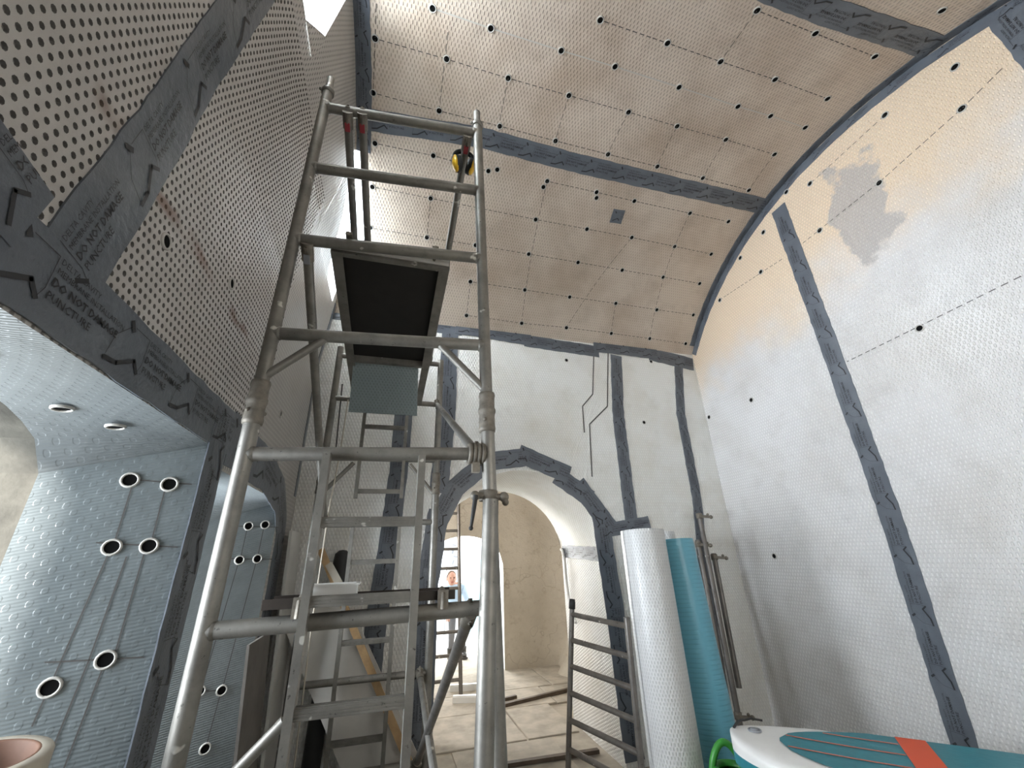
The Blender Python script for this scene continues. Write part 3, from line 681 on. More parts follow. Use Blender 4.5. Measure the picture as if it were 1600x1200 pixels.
# blue linings of the low windows
def jamb_frame(W, oy1, xo=-1.2):
    a = Vector((xo, oy1, 0)); b = Vector((XL(0), W[1], 0)); d = (b-a).normalized(); n_ = Vector((d.y, -d.x, 0))
    return a, d, n_
def on_jamb(root, W, oy1, pts, lines, sc):
    a, d, n_ = jamb_frame(W, oy1)
    S = lambda u, v, o=0: a+d*u+n_*o+Vector((0, 0, v))
    for (u, v) in pts: plug(root, S(u, v), n_, sc)
    for p, q in lines: dashes(root, S, p, q, solid=True, wd=0.0045)
on_jamb(win1, W1, 1.86, [(0.247, 0.309), (0.369, 0.3), (0.257, 0.069), (0.361, 0.072), (0.333, -0.287), (0.217, -0.346)], [((0.259, 0.298), (0.26, 0.08)), ((0.36, 0.279), (0.364, 0.09)), ((0.269, 0.311), (0.44, 0.304)), ((0.211, 0.085), (0.448, 0.066)), ((0.253, 0.041), (0.223, -0.271)), ((0.353, 0.045), (0.353, -0.27)), ((0.306, 0.036), (0.291, -0.28)), ((0.185, -0.274), (0.435, -0.293)), ((0.223, -0.271), (0.206, -0.444)), ((0.291, -0.28), (0.266, -0.558)), ((0.332, -0.313), (0.311, -0.568))], 1.0)
on_jamb(win2, W2, 3.15, [(0.337, 0.234), (0.437, 0.245), (0.325, 0.022), (0.43, 0.027), (0.262, -0.677), (0.374, -0.696), (0.349, -0.965)], [((0.332, 0.217), (0.329, 0.042)), ((0.432, 0.228), (0.43, 0.047)), ((0.322, 0.003), (0.268, -0.663)), ((0.426, 0.008), (0.377, -0.681)), ((0.371, -0.715), (0.352, -0.951)), ((0.269, 0.232), (0.526, 0.23)), ((0.254, 0.032), (0.522, 0.021)), ((0.262, -0.677), (0.374, -0.696))], 1.0)
def soffit_pt(y, x): t = (y-0.62)/(1.86-0.62); return Vector((x, y, 0.475+(XL(0)-x)/0.44*(0.315+0.22*math.sqrt(max(0, 1-(2*t-1)**2))-0.475)))
for (y, x) in ((1.22, -1.0), (1.60, -1.04), (1.72, -0.95)):
    p = soffit_pt(y, x); plug(win1, p-Vector((0, 0, 0.004)), (0.1, 0, -1), 1.0)

# ------------------------------------------------------------------ scaffold tower
tower = thing('scaffold_tower', 'tall weathered aluminium scaffold tower with ladder frames standing beside the windows', 'scaffold', (-0.07, 2.56, FL))
def lp(a, b, z): t = (z-FL)/(2.4-FL); return Vector(a).lerp(Vector(b), t)
PN_L = lambda z: lp((-0.525, 1.67, FL), (-0.505, 1.67, 2.4), z)+Vector((0, 0, 0))
PN_R = lambda z: lp((0.428, 1.62, FL), (0.322, 1.62, 2.4), z)
PF_L = lambda z: Vector((-0.52, 3.5, z)); PF_R = lambda z: Vector((0.36, 3.5, z))
def at(fn, z): p = fn(z); p.z = z; return p
ZJ = 0.575
def post(fn, ztop, spig):
    m = MB(); m.tube([at(fn, FL+0.11), at(fn, ZJ-0.02)], 0.0285, 18); m.build('post', 'alu', tower)
    m = MB(); m.tube([at(fn, ZJ-0.02), at(fn, ztop)], 0.0265, 18); o = m.build('post', 'alu', tower)
    m = MB(); d = Vector((0, 0, 1))
    m.lathe(at(fn, ZJ), d, [(0.0255, -0.10), (0.034, -0.098), (0.036, -0.085), (0.034, -0.07), (0.0325, -0.03), (0.0335, -0.022), (0.037, -0.012), (0.037, 0.0), (0.033, 0.008), (0.0325, 0.05), (0.035, 0.062), (0.033, 0.075), (0.0255, 0.078)], 20)
    for a in (0.6, 2.4, 4.2): m.sphere(at(fn, ZJ-0.05)+Vector((math.cos(a)*0.034, math.sin(a)*0.034, 0)), 0.008, 8, 5)
    m.build('coupler', 'cast', tower)
    if spig:
        m = MB(); m.tube([at(fn, ztop), at(fn, ztop+0.10)], 0.0195, 16)
        m.lathe(at(fn, ztop), d, [(0.0255, -0.03), (0.033, -0.028), (0.033, -0.006), (0.030, 0.002), (0.02, 0.003)], 18)
        m.sphere(at(fn, ztop-0.015)+Vector((-0.035, -0.01, 0)), 0.009, 8, 5); m.build('spigot', 'alu', tower)
    m = MB(); m.tube([at(fn, FL), at(fn, FL+0.012)], 0.06, 16); m.tube([at(fn, FL+0.012), at(fn, FL+0.13)], 0.018, 12); m.build('base_foot', 'steel', tower)
post(PN_L, 2.40, True); post(PN_R, 2.36, True); post(PF_L, 1.74, False); post(PF_R, 1.70, False)
for z in (2.28, 1.83, 1.375, 0.885, 0.385, -0.17, -0.68, -1.2):
    m = MB(); a, b = at(PN_L, z-0.02), at(PN_R, z); m.tube([a, b], 0.026, 16)
    for e, q in ((a, b), (b, a)):
        dd = (q-e).normalized(); m.lathe(e+dd*0.022, dd, [(0.030, 0), (0.029, 0.006), (0.024, 0.012)], 14)
    m.build('rung', 'alu', tower)
for z in (1.66, 1.262, 0.76, 0.262, -0.24, -0.75, -1.25):
    m = MB(); m.tube([at(PF_L, z), at(PF_R, z)], 0.0225, 14); m.build('rung', 'alu', tower)
# corner struts of the frames
for a, b in (((-0.512, 1.665, 0.665), (-0.31, 1.66, 0.86)), ((0.352, 1.622, 0.675), (0.16, 1.63, 0.87)), ((-0.518, 1.668, -0.70), (-0.25, 1.655, -0.44)),
             ((-0.52, 3.5, 0.46), (-0.30, 3.5, 0.72)), ((0.36, 3.5, 0.46), (0.14, 3.5, 0.72))):
    m = MB(); m.tube([a, b], 0.0165, 12); m.build('corner_strut', 'alu', tower)
# ladder sections built into the frames
def ladder(x0, x1, y, zb, zt, rungs, par=tower, mt='alu', sw=(0.026, 0.05), lean=0.0):
    for x in (x0, x1):
        m = MB(); m.beam((x, y+lean, zb), (x, y, zt), sw[0], sw[1], side=(1, 0, 0)); m.build('ladder_stile', mt, par)
    for z in rungs:
        yy_ = y+lean*(zt-z)/(zt-zb)
        m = MB(); m.box(((x0+x1)/2, yy_, z), (abs(x1-x0), 0.034, 0.030))
        for q in (-0.009, 0, 0.009): m.box(((x0+x1)/2, yy_-0.0185, z+q), (abs(x1-x0), 0.003, 0.004))
        for q in (-0.010, 0, 0.010): m.box(((x0+x1)/2, yy_+q, z+0.0165), (abs(x1-x0), 0.005, 0.003))
        m.build('ladder_rung', mt, par)
ladder(-0.232, 0.108, 1.612, FL+0.02, 0.365, (0.122, -0.122, -0.415, -0.70, -0.98, -1.26))
ladder(-0.258, 0.088, 3.5, 0.445, 1.24, (1.026, 0.497))
ladder(-0.252, 0.092, 3.5, FL+0.02, 0.24, (-0.017, -0.53, -1.085))
# braces with claw couplers
def brace(a, b, mt='alu', r=0.022, lab='red'):
    a, b = Vector(a), Vector(b); d = (b-a).normalized()
    m = MB(); m.tube([a, b], r, 14); o = m.build('brace', mt, tower)
    for e, s_ in ((a, 1), (b, -1)):
        m = MB(); c = e+d*s_*0.035
        m.tube([e-d*s_*0.01, e+d*s_*0.075], r+0.0045, 14)
        m.lathe(e+Vector((0, 0, 0.028)), (0, 0, 1), [(0.0001, -0.006), (0.021, -0.006), (0.023, 0.0), (0.019, 0.006), (0.008, 0.008), (0.0075, 0.018), (0.0001, 0.019)], 16)
        for k_ in (-1, 1): m.tube([e+Vector((0.0, 0, 0.026*k_)), e+Vector((0, -0.02*s_, 0.034*k_)), e+Vector((0, 0.03*s_, 0.034*k_)), e+d*s_*0.05], 0.0075, 8)
        m.build('claw', 'cast', o)
    if lab:
        m = MB(); sd = d.cross(Vector((1, 0, 0))).normalized()
        if sd.z > 0: sd = -sd
        c = a+d*0.06+sd*(r+0.005); m.beam(c-d*0.022, c+d*0.022, 0.026, 0.004, side=(1, 0, 0)); m.build('clip_label', lab, o)
brace((-0.385, 1.655, 2.235), (-0.345, 3.48, 1.66)); brace((-0.31, 1.65, 2.245), (-0.245, 3.48, 1.66)); brace((0.268, 1.63, 2.24), (0.25, 3.48, 1.66))
brace((-0.452, 1.665, 1.33), (-0.455, 3.48, 0.262), lab='grey'); brace((0.325, 1.625, 0.39), (0.335, 3.48, 1.262), r=0.021, lab=None)
brace((0.306, 1.625, -0.185), (0.306, 3.48, -1.245), 'steel', 0.022, None); brace((0.33, 1.625, -1.2), (0.30, 3.48, -0.75), r=0.021, lab=None)
# rope lashing on the claw at the right post
m = MB()
for q in range(4):
    c = Vector((0.298+q*0.017, 1.622, 0.385)); m.tube([c+Vector((0, math.cos(a)*0.034, math.sin(a)*0.036)) for a in [2*math.pi*i/12 for i in range(13)]], 0.0095, 7)
m.box((0.322, 1.62, 0.328), (0.03, 0.03, 0.04)); m.build('lashing', 'cast', tower)
# stabiliser leg clamped to the right post, with its lever
m = MB(); m.tube([(0.372, 1.575, 0.195), (0.325, 1.495, -0.556), (0.255, 1.36, FL+0.01)], 0.030, 18); m.build('stabiliser_leg', 'alu', tower)
m = MB()
m.lathe((0.368, 1.60, 0.215), (0, 0, 1), [(0.034, -0.02), (0.037, -0.018), (0.037, 0.018), (0.034, 0.02)], 18); m.tube([(0.315, 1.585, 0.215), (0.425, 1.585, 0.208)], 0.013, 12)
m.sphere((0.312, 1.58, 0.212), 0.019, 10, 7); m.sphere((0.426, 1.58, 0.208), 0.02, 10, 7); m.sphere((0.43, 1.575, 0.188), 0.014, 10, 7)
m.build('stabiliser_clamp', 'cast', tower)
m = MB(); m.tube([(0.312, 1.565, 0.212), (0.304, 1.56, 0.165), (0.294, 1.56, 0.098)], [0.009, 0.0085, 0.0055], 10); m.sphere((0.2935, 1.56, 0.094), 0.0085, 10, 7); m.build('clamp_lever', 'rubber', tower)
# paint and tape marks
m = MB(); m.lathe(at(PN_L, 1.55), (0, 0, 1), [(0.0262, -0.02), (0.0263, 0.022)], 18); m.build('tape_band', 'cream', tower)

# upper platform
plat = thing('scaffold_platform', 'dark boarded scaffold platform hung between the upper tower rungs', 'platform', (-0.075, 2.56, 1.28))
zp0, zp1 = 1.372, 1.255
def pz(y): return zp0+(zp1-zp0)*(y-1.70)/(3.46-1.70)
for x in (-0.345, 0.185):
    sx = 0.012 if x < 0 else -0.012
    m = MB(); m.beam((x, 1.70, pz(1.70)), (x, 3.44, pz(3.44)), 0.06, 0.03, side=(0, 0, 1)); m.beam((x+sx, 1.70, pz(1.70)-0.028), (x+sx, 3.44, pz(3.44)-0.028), 0.004, 0.05, side=(0, 0, 1)); m.build('side_rail', 'alu', plat)
m = MB(); m.beam((-0.08, 1.72, pz(1.72)+0.02), (-0.08, 2.76, pz(2.76)+0.02), 0.012, 0.50, side=(0, 0, 1)); m.build('deck_board', 'ply', plat)
for y in (1.715, 2.76, 3.425):
    m = MB(); m.box((-0.08, y, pz(y)-0.006), (0.50, 0.032, 0.045)); m.build('cross_member', 'alu', plat)
m = MB(); m.box((-0.08, 1.695, pz(1.7)+0.004), (0.55, 0.006, 0.04)); m.build('end_plate', 'whiteboard', plat)
for x in (-0.28, 0.12):
    for y, s_ in ((1.70, -1), (3.44, 1)):
        m = MB(); rr_ = 1.372 if s_ < 0 else 1.262
        m.tube([(x, y, pz(y)), (x, y+s_*0.008, rr_+0.03), (x, y+s_*0.05, rr_+0.036), (x, y+s_*0.085, rr_+0.02)], 0.010, 8); m.box((x, y+s_*0.04, rr_+0.034), (0.03, 0.06, 0.014)); m.build('hook', 'cast', plat)
# membrane offcut hanging under the platform
m = MB(); m.grid(lambda u, v: (-0.325+0.452*u+0.012*v, 2.82+0.02*math.sin(v*2)-0.03*v, 1.325-0.405*v), rng(0, 1, 0.1), rng(0, 1, 0.1), lambda u, v: (u*0.43, v*0.40))
m.grid(lambda u, v: (-0.325+0.452*u+0.012*v, 2.824+0.02*math.sin(v*2)-0.03*v, 1.325-0.405*v), rng(0, 1, 0.1), rng(0, 1, 0.1), lambda u, v: (u*0.43, v*0.40), flip=True)
tag(m.build('membrane_sheet', 'mem_sheet'), 'grey green studded membrane offcut hanging below the platform', 'membrane sheet')
# lower board lying across the tower
lb = thing('scaffold_board', 'thin brown channel board lying across the lower tower rung', 'board', (-0.055, 1.70, -0.145))
m = MB(); m.box((-0.055, 1.70, -0.128), (0.61, 0.15, 0.012)); m.build('deck_board', 'brown', lb)
m = MB()
for y in (1.625, 1.775): m.box((-0.055, y, -0.123), (0.61, 0.008, 0.030))
m.build('edge_channel', 'brown', lb)
for x in (-0.25, 0.205):
    m = MB(); m.tube([(x, 1.68, -0.13), (x, 1.64, -0.105), (x, 1.602, -0.118), (x, 1.600, -0.165)], 0.010, 8); m.box((x, 1.602, -0.135), (0.036, 0.012, 0.06)); m.build('hook', 'cast', lb)
tr = thing('plastic_tray', 'small white plastic tray standing on the lower scaffold board', 'tray', (-0.165, 1.70, -0.120))
m = MB()
m.box((-0.165, 1.70, -0.1185), (0.15, 0.10, 0.006))
for dx, dy, sx, sy in ((0, -0.05, 0.16, 0.006), (0, 0.05, 0.16, 0.006), (-0.078, 0, 0.006, 0.1), (0.078, 0, 0.006, 0.1)): m.box((-0.165+dx, 1.70+dy, -0.098), (sx, sy, 0.042))
m.build('tray_body', 'white_plastic', tr)
m = MB()
for dx, dy, sx, sy in ((0, -0.054, 0.172, 0.012), (0, 0.054, 0.172, 0.012), (-0.083, 0, 0.012, 0.11), (0.083, 0, 0.012, 0.11)): m.box((-0.165+dx, 1.70+dy, -0.076), (sx, sy, 0.005))
m.build('tray_rim', 'white_plastic', tr)

# ear defenders over the guard rail
ed = thing('ear_defenders', 'yellow and black ear defenders hanging on the upper scaffold rail', 'ear defenders', (0.262, 1.71, 2.14))
cE = Vector((0.262, 1.72, 2.17))
m = MB(); m.tube([cE+Vector((math.cos(a)*0.062, 0.012, math.sin(a)*0.066)) for a in [math.radians(d) for d in range(-18, 199, 12)]], 0.008, 8)
m.tube([cE+Vector((math.cos(a)*0.062, -0.004, math.sin(a)*0.066)) for a in [math.radians(d) for d in range(-18, 199, 12)]], 0.008, 8); m.build('headband', 'rubber', ed)
for s_ in (-1, 1):
    rot = Matrix.Rotation(s_*0.22, 3, 'Y'); c = cE+Vector((s_*0.035, -0.01, -0.062))
    m = MB(); m.sphere(c+Vector((s_*0.012, 0, 0)), 0.048, 16, 10, 0, (0.42, 0.85, 1.1), rot); cup = m.build('ear_cup', 'yellow', ed)
    m = MB(); m.lathe(c, rot @ Vector((-s_, 0, 0)), [(0.046, -0.012), (0.048, 0.0), (0.045, 0.016), (0.034, 0.020), (0.026, 0.016)], 18); m.build('cushion', 'rubber', cup)
    m = MB(); m.tube([cE+Vector((s_*0.059, 0.004, -0.02)), c+Vector((s_*0.034, 0, 0.01))], 0.007, 8); m.build('yoke', 'grey', cup)

# ------------------------------------------------------------------ rolls of membrane by the right corner
def mroll(name, label, top, bot, r, mat, core=0.4):
    root = thing(name, label, 'roll', bot); top, bot = Vector(top), Vector(bot); d = (top-bot).normalized(); L = (top-bot).length
    m = MB(); n = 40; q = Vector((1, 0, 0)); x = (q-d*q.dot(d)).normalized(); y = d.cross(x)
    def f(u, v):
        a = u*2*math.pi; rr_ = r*(1+0.006*math.sin(3*a+v*2)); return bot+d*(v*L)+(x*math.cos(a)+y*math.sin(a))*rr_
    m.grid(f, rng(0, 1, 1/n), rng(0, 1, 1/16), lambda u, v: (u*2*math.pi*r, v*L)); m.build('outer_wrap', mat, root)
    # wound edge: spiral of thin layers at the top
    m = MB(); turns = 9; N_ = turns*28; V = []
    for i in range(N_+1):
        a = i/28*2*math.pi; rr_ = r*0.995-(r*(1-core))*i/N_
        for dz in (0, -0.03): V.append(top+d*(dz-0.0005*i/28)+(x*math.cos(a)+y*math.sin(a))*rr_)
    m.add(V, [(2*i, 2*i+2, 2*i+3, 2*i+1) for i in range(N_)], 0, True, [(i*0.01, 0) for i in range(len(V))])
    m.lathe(top-d*0.02, d, [(r*0.99, 0), (r*core, 0), (r*core, -0.3)], 32); m.build('wound_end', mat, root)
    # free outer edge of the sheet
    m = MB(); a0 = 2.55
    m.grid(lambda u, v: bot+d*(v*L)+(x*math.cos(a0+u*0.5)+y*math.sin(a0+u*0.5))*(r+0.003+0.005*(1-u)), rng(0, 1, 0.25), rng(0, 1, 1/16), lambda u, v: (u*0.1, v*L)); m.build('sheet_edge', mat, root)
    return root
mroll('membrane_roll', 'tall white studded membrane roll standing upright by the far doorway', (2.005, 3.12, 0.150), (1.95, 3.02, FL), 0.168, 'mem_roll')
mroll('membrane_roll', 'tall pale blue membrane roll leaning beside the big white roll', (2.372, 3.24, 0.075), (2.375, 3.12, FL), 0.158, 'mem_blue_roll')
mroll('membrane_roll', 'slim white membrane roll half hidden behind the blue roll', (2.50, 3.52, 0.155), (2.47, 3.46, FL), 0.085, 'mem_roll')

# loose scaffold tubes in the corner
def ltube(label, top, bot, clamps, r=0.0245):
    root = thing('scaffold_tube', label, 'tube', bot, 'loose scaffold tubes in the corner'); top, bot = Vector(top), Vector(bot); d = (top-bot).normalized()
    m = MB(); m.tube([bot, top], [r, r], 16, caps=False); m.tube([bot+d*0.002, top-d*0.002], r*0.8, 12, True); m.build('tube', 'steel', root)
    for t in clamps:
        c = bot.lerp(top, t); m = MB(); m.lathe(c, d, [(r, -0.028), (r+0.008, -0.026), (r+0.009, 0.026), (r, 0.028)], 14)
        m.beam(c+Vector((-0.03, -0.02, 0)), c+Vector((0.10, -0.045, -0.012)), 0.026, 0.016); m.sphere(c+Vector((0.105, -0.046, -0.013)), 0.020, 10, 6); m.sphere(c+Vector((0.07, -0.045, 0.012)), 0.014, 8, 6); m.build('coupler', 'cast', root)
    return root
ltube('longest steel scaffold tube standing in the corner by the blue roll', (3.185, 3.84, 0.35), (3.03, 3.66, FL), (0.985, 0.16))
ltube('short steel scaffold tube clamped nearest the right wall', (3.27, 3.84, -0.05), (3.165, 3.74, -1.17), (0.97,))
ltube('darker steel scaffold tube nearest the blue roll', (3.115, 3.85, 0.085), (2.98, 3.70, FL), (0.975,))

# leaning ladder-like tubular frame in the doorway
fr = thing('tubular_frame', 'rusty tubular metal frame with close rungs standing in the arched doorway', 'frame', (1.62, 3.5, FL))
A0, A1 = Vector((1.50, 3.86, FL)), Vector((1.655, 3.86, -0.415)); B0, B1 = Vector((1.755, 3.16, FL)), Vector((1.79, 3.16, -0.46))
for a, b in ((A0, A1), (B0, B1)):
    m = MB(); m.tube([a, b], 0.022, 14); m.build('post', 'steel', fr)
m = MB(); m.lathe(A1, (A1-A0), [(0.022, -0.05), (0.029, -0.048), (0.029, 0.0), (0.024, 0.03), (0.0001, 0.032)], 14); m.build('post_cap', 'rubber', fr)
for z in (-0.505, -0.70, -0.89, -1.075, -1.255, -1.44):
    t = (z-FL)/(A1.z-FL); p, q = A0.lerp(A1, t), B0.lerp(B1, t); q.z = z-0.015
    m = MB(); m.tube([p, q], 0.0205, 12); m.build('rung', 'steel', fr)

# ------------------------------------------------------------------ boards stacked in the far left corner
def panel(name, label, cat, c0, c1, c2, th, mat, edge=None):
    """c0 -> c1 one edge, c0 -> c2 the other"""
    c0, c1, c2 = map(Vector, (c0, c1, c2)); n_ = (c1-c0).cross(c2-c0).normalized()*th
    if n_.y < 0: n_ = -n_
    root = thing(name, label, cat, c0 if c0.z < c1.z else c1); P = [c0, c1, c1+c2-c0, c2]; Q = [p+n_ for p in P]
    m = MB(); m.add(P+Q, [(0, 1, 2, 3), (7, 6, 5, 4), (0, 4, 5, 1), (1, 5, 6, 2), (2, 6, 7, 3), (3, 7, 4, 0)]); m.build('panel', mat, root)
    if edge:
        m = MB(); d = (c1-c0); m.beam(c0-n_*0.4, c1-n_*0.4, 0.012, 0.045); m.build('edge_strip', edge, root)
    return root
panel('insulation_board', 'off white insulation board leaning at a slant behind the tower', 'board', (0.44, 3.66, FL+0.22), (-0.29, 3.78, -0.21), (0.05, 3.64, FL+0.02), 0.05, 'whiteboard')
bt = thing('timber_batten', 'long pale timber batten leaning diagonally behind the tower ladder', 'batten', (0.50, 3.60, FL))
m = MB(); m.beam((0.475, 3.57, FL+0.02), (-0.49, 3.76, 0.085), 0.034, 0.05, side=(0, 1, 0)); m.build('batten', 'wood', bt)
m = MB(); m.beam((-0.415, 3.715, -0.02), (-0.30, 3.69, -0.19), 0.006, 0.052, side=(0, 1, 0)); m.build('paper_label', 'cream', bt)
panel('cardboard_sheet', 'dark cardboard sheet leaning against the side wall under the far window', 'sheet', (-0.60, 3.42, FL+0.01), (-0.70, 3.44, -0.42), (-0.60, 2.95, FL+0.01), 0.015, 'card')
panel('plasterboard_sheet', 'tall pale board standing along the side wall behind the ladder', 'board', (-0.58, 3.84, FL), (-0.67, 3.88, 0.22), (-0.60, 3.58, FL), 0.02, 'whiteboard')
bag = thing('padded_roll', 'black padded roll standing upright in the far left corner', 'roll', (-0.38, 3.86, FL))
m = MB(); m.lathe((-0.385, 3.855, FL), (0.03, 0, 1), [(0.055, 0), (0.062, 0.1), (0.062, 1.66), (0.056, 1.72), (0.03, 1.745), (0.0001, 1.75)], 18); m.build('roll_body', 'rubber', bag)
cr = thing('storage_crate', 'black plastic crate on the floor behind the scaffold tower', 'crate', (0.02, 3.05, FL))
m = MB()
for dx, dy, sx, sy in ((0, -0.19, 0.5, 0.02), (0, 0.19, 0.5, 0.02), (-0.24, 0, 0.02, 0.38), (0.24, 0, 0.02, 0.38)): m.box((0.02+dx, 3.05+dy, FL+0.17), (sx, sy, 0.32))
m.box((0.02, 3.05, FL+0.015), (0.5, 0.4, 0.03)); m.build('crate_body', 'rubber', cr)
m = MB()
for dx, dy, sx, sy in ((0, -0.2, 0.54, 0.03), (0, 0.2, 0.54, 0.03), (-0.255, 0, 0.03, 0.4), (0.255, 0, 0.03, 0.4)): m.box((0.02+dx, 3.05+dy, FL+0.335), (sx, sy, 0.025))
m.build('crate_rim', 'rubber', cr)
# green rope hanging from the far rung
m = MB(); m.tube([(-0.40, 3.46, 1.24), (-0.405, 3.45, 0.8), (-0.43, 3.44, 0.35), (-0.44, 3.45, -0.4), (-0.43, 3.46, -1.2)], 0.005, 6)
tag(m.build('hanging_cord', 'cream'), 'thin pale cord hanging from the far scaffold rung', 'cord')

# ------------------------------------------------------------------ paddle board on trestles
BX, BN = Vector((0.70, -0.714, 0)).normalized(), Vector((0.714, 0.70, 0)).normalized()
ZB = -1.0; T0, LB, N0, HW = -0.39, 2.15, 3.185, 0.36
def bp(t, n, z): p = BX*t+BN*(N0+n); return Vector((p.x, p.y, z))
def halfw(s):   # outline, s from 0 at the nose
    t = s/LB
    return HW*min(1, (max(0, t)/0.20)**0.42 if t < 0.20 else 1)*(1 if t < 0.55 else math.sqrt(max(0, 1-((t-0.55)/0.4501)**2.6)))
board = thing('paddle_board', 'white and teal paddle board with orange band lying beside the right wall', 'paddle board', (2.9, 2.1, -1.15))
TH = 0.14
ssn = [LB*(i/40)**1.6 if i < 25 else None for i in range(25)]; ssn = [s for s in ssn if s is not None]; last = ssn[-1]; ssn += [last+(LB-last)*i/18 for i in range(1, 19)]
ssn[0] = 0.0008; ssn[-1] = LB*0.9995
def rocker(s): t = s/LB; return 0.10*max(0, (0.35-t)/0.35)**2*0.3
m = MB(); K = 24; V = []
for s in ssn:
    hw = halfw(s)
    for q in range(K):
        a = 2*math.pi*q/K; ca, sa = math.cos(a), math.sin(a)
        ex = 0.35
        nn = hw*(abs(ca)**ex)*(1 if ca >= 0 else -1); zz = TH/2*(abs(sa)**0.55)*(1 if sa >= 0 else -1)
        V.append(bp(T0+s, nn, ZB-TH/2+zz+rocker(s)))
F = [(i*K+q, i*K+(q+1) % K, (i+1)*K+(q+1) % K, (i+1)*K+q) for i in range(len(ssn)-1) for q in range(K)]
m.add(V, F+[tuple(range(K))[::-1], tuple((len(ssn)-1)*K+q for q in range(K))], 0, True)
top = [i for i in range(len(m.f))]
for i, f in enumerate(m.f):
    zc_ = sum(m.v[j][2] for j in f)/len(f); m.mi[i] = 0 if zc_ > ZB-TH*0.36 else 1
m.build('hull', ['sup_white', 'sup_teal'], board)
def padhw(s):
    t = s-0.245; return 0 if t <= 0 else min(halfw(s)-0.03, 0.325*(min(1, t/0.42))**0.45)
def deck(name, s0, s1, n0f, n1f, mat, lift, n=24):
    m = MB(); S_ = rng(s0, s1, (s1-s0)/n); W_ = rng(0, 1, 0.125)
    m.grid(lambda u, v: bp(T0+u, n0f(u)+(n1f(u)-n0f(u))*v, ZB+rocker(u)+lift), S_, W_); return m.build(name, mat, board)
deck('deck_pad', 0.246, LB*0.93, lambda s: -padhw(s), padhw, 'sup_teal', 0.004, 40)
deck('deck_band', 0.80, 0.93, lambda s: -padhw(s), padhw, 'sup_orange', 0.007, 4)
for n_ in (-0.235, -0.08, 0.075, 0.215):
    s0 = next(s for s in [0.25+0.004*i for i in range(200)] if padhw(s) > abs(n_)+0.025)
    deck('deck_stripe', s0, 0.795, lambda s: n_-0.007, lambda s: n_+0.007, 'sup_stripe', 0.0065, 6)
m = MB(); c = bp(T0+0.125, 0.06, ZB+rocker(0.125)+0.001)
m.lathe(c, (0, 0, 1), [(0.036, 0), (0.036, 0.006), (0.030, 0.008), (0.029, 0.004), (0.022, 0.004), (0.021, 0.009), (0.0001, 0.010)], 24); m.build('air_valve', 'grey', board)
m = MB(); m.tube([bp(T0+0.02+0.01*i, 0.03+0.03*i, ZB+rocker(0.03)+0.004+0.012*math.sin(i*math.pi/5)) for i in range(6)], 0.007, 8); m.tube([bp(T0+0.06, 0.24, ZB+0.012), bp(T0+0.10, 0.27, ZB+0.018), bp(T0+0.16, 0.29, ZB+0.010)], 0.006, 8); m.build('carry_handle', 'rubber', board)
for i, t in enumerate((0.35, 1.35)):
    ts = thing('trestle', 'low wooden trestle under the nose half of the paddle board' if i == 0 else 'low wooden trestle under the tail of the paddle board', 'trestle', tuple(bp(t, -0.05, FL)))
    m = MB(); m.beam(bp(t, -0.30, ZB-TH-0.03), bp(t, 0.22, ZB-TH-0.03), 0.05, 0.06); m.build('top_rail', 'wood', ts)
    for n_ in (-0.25, 0.17):
        for d_ in (-0.14, 0.14):
            m = MB(); m.beam(bp(t, n_, ZB-TH-0.05), bp(t+d_, n_, FL), 0.04, 0.03); m.build('leg', 'wood', ts)
# green watering can below the board nose
gc = thing('watering_can', 'green plastic can with a loop handle below the paddle board nose', 'can', (2.12, 2.70, FL))
cg = Vector((2.12, 2.70, FL))
m = MB(); m.lathe(cg, (0, 0, 1), [(0.0001, 0), (0.125, 0), (0.135, 0.02), (0.13, 0.40), (0.11, 0.445), (0.09, 0.45), (0.085, 0.42)], 24); m.build('can_body', 'green', gc)
m = MB(); m.tube([cg+Vector((-0.10+0.19*t, 0.06-0.05*t, 0.42+0.135*math.sin(math.pi*t)**0.7)) for t in [i/14 for i in range(15)]], 0.02, 10); m.build('handle', 'green', gc)
m = MB(); m.tube([cg+Vector((0.10, -0.06, 0.08)), cg+Vector((0.2, -0.12, 0.22)), cg+Vector((0.25, -0.15, 0.34))], [0.028, 0.02, 0.016], 12, False); m.build('spout', 'green', gc)

# roll of tape on the near window sill
rl = thing('tape_roll', 'cream edged roll of tape lying on the near window sill', 'tape roll', (-0.955, 1.625, -0.66))
cR = Vector((-0.955, 1.625, -0.66))
m = MB(); m.lathe(cR, (0.05, -0.05, 1), [(0.10, 0.0), (0.145, 0.0), (0.148, 0.004), (0.148, 0.226), (0.144, 0.231), (0.122, 0.231)], 40); m.build('tape_layers', 'cream', rl)
m = MB(); m.lathe(cR, (0.05, -0.05, 1), [(0.122, 0.231), (0.118, 0.232), (0.114, 0.228), (0.114, 0.0)], 40); m.build('card_core', 'core', rl)
# white cable in the doorway reveal
m = MB(); m.tube([(2.045, 4.98, 0.045), (2.04, 4.93, 0.03), (2.045, 4.90, -0.06), (2.05, 4.90, -0.30), (2.05, 4.86, -0.52), (2.05, 4.80, -0.66), (2.05, 4.72, -0.70)], 0.016, 10)
tag(m.build('cable_conduit', 'white_plastic'), 'white flexible conduit hanging down the doorway reveal', 'conduit')

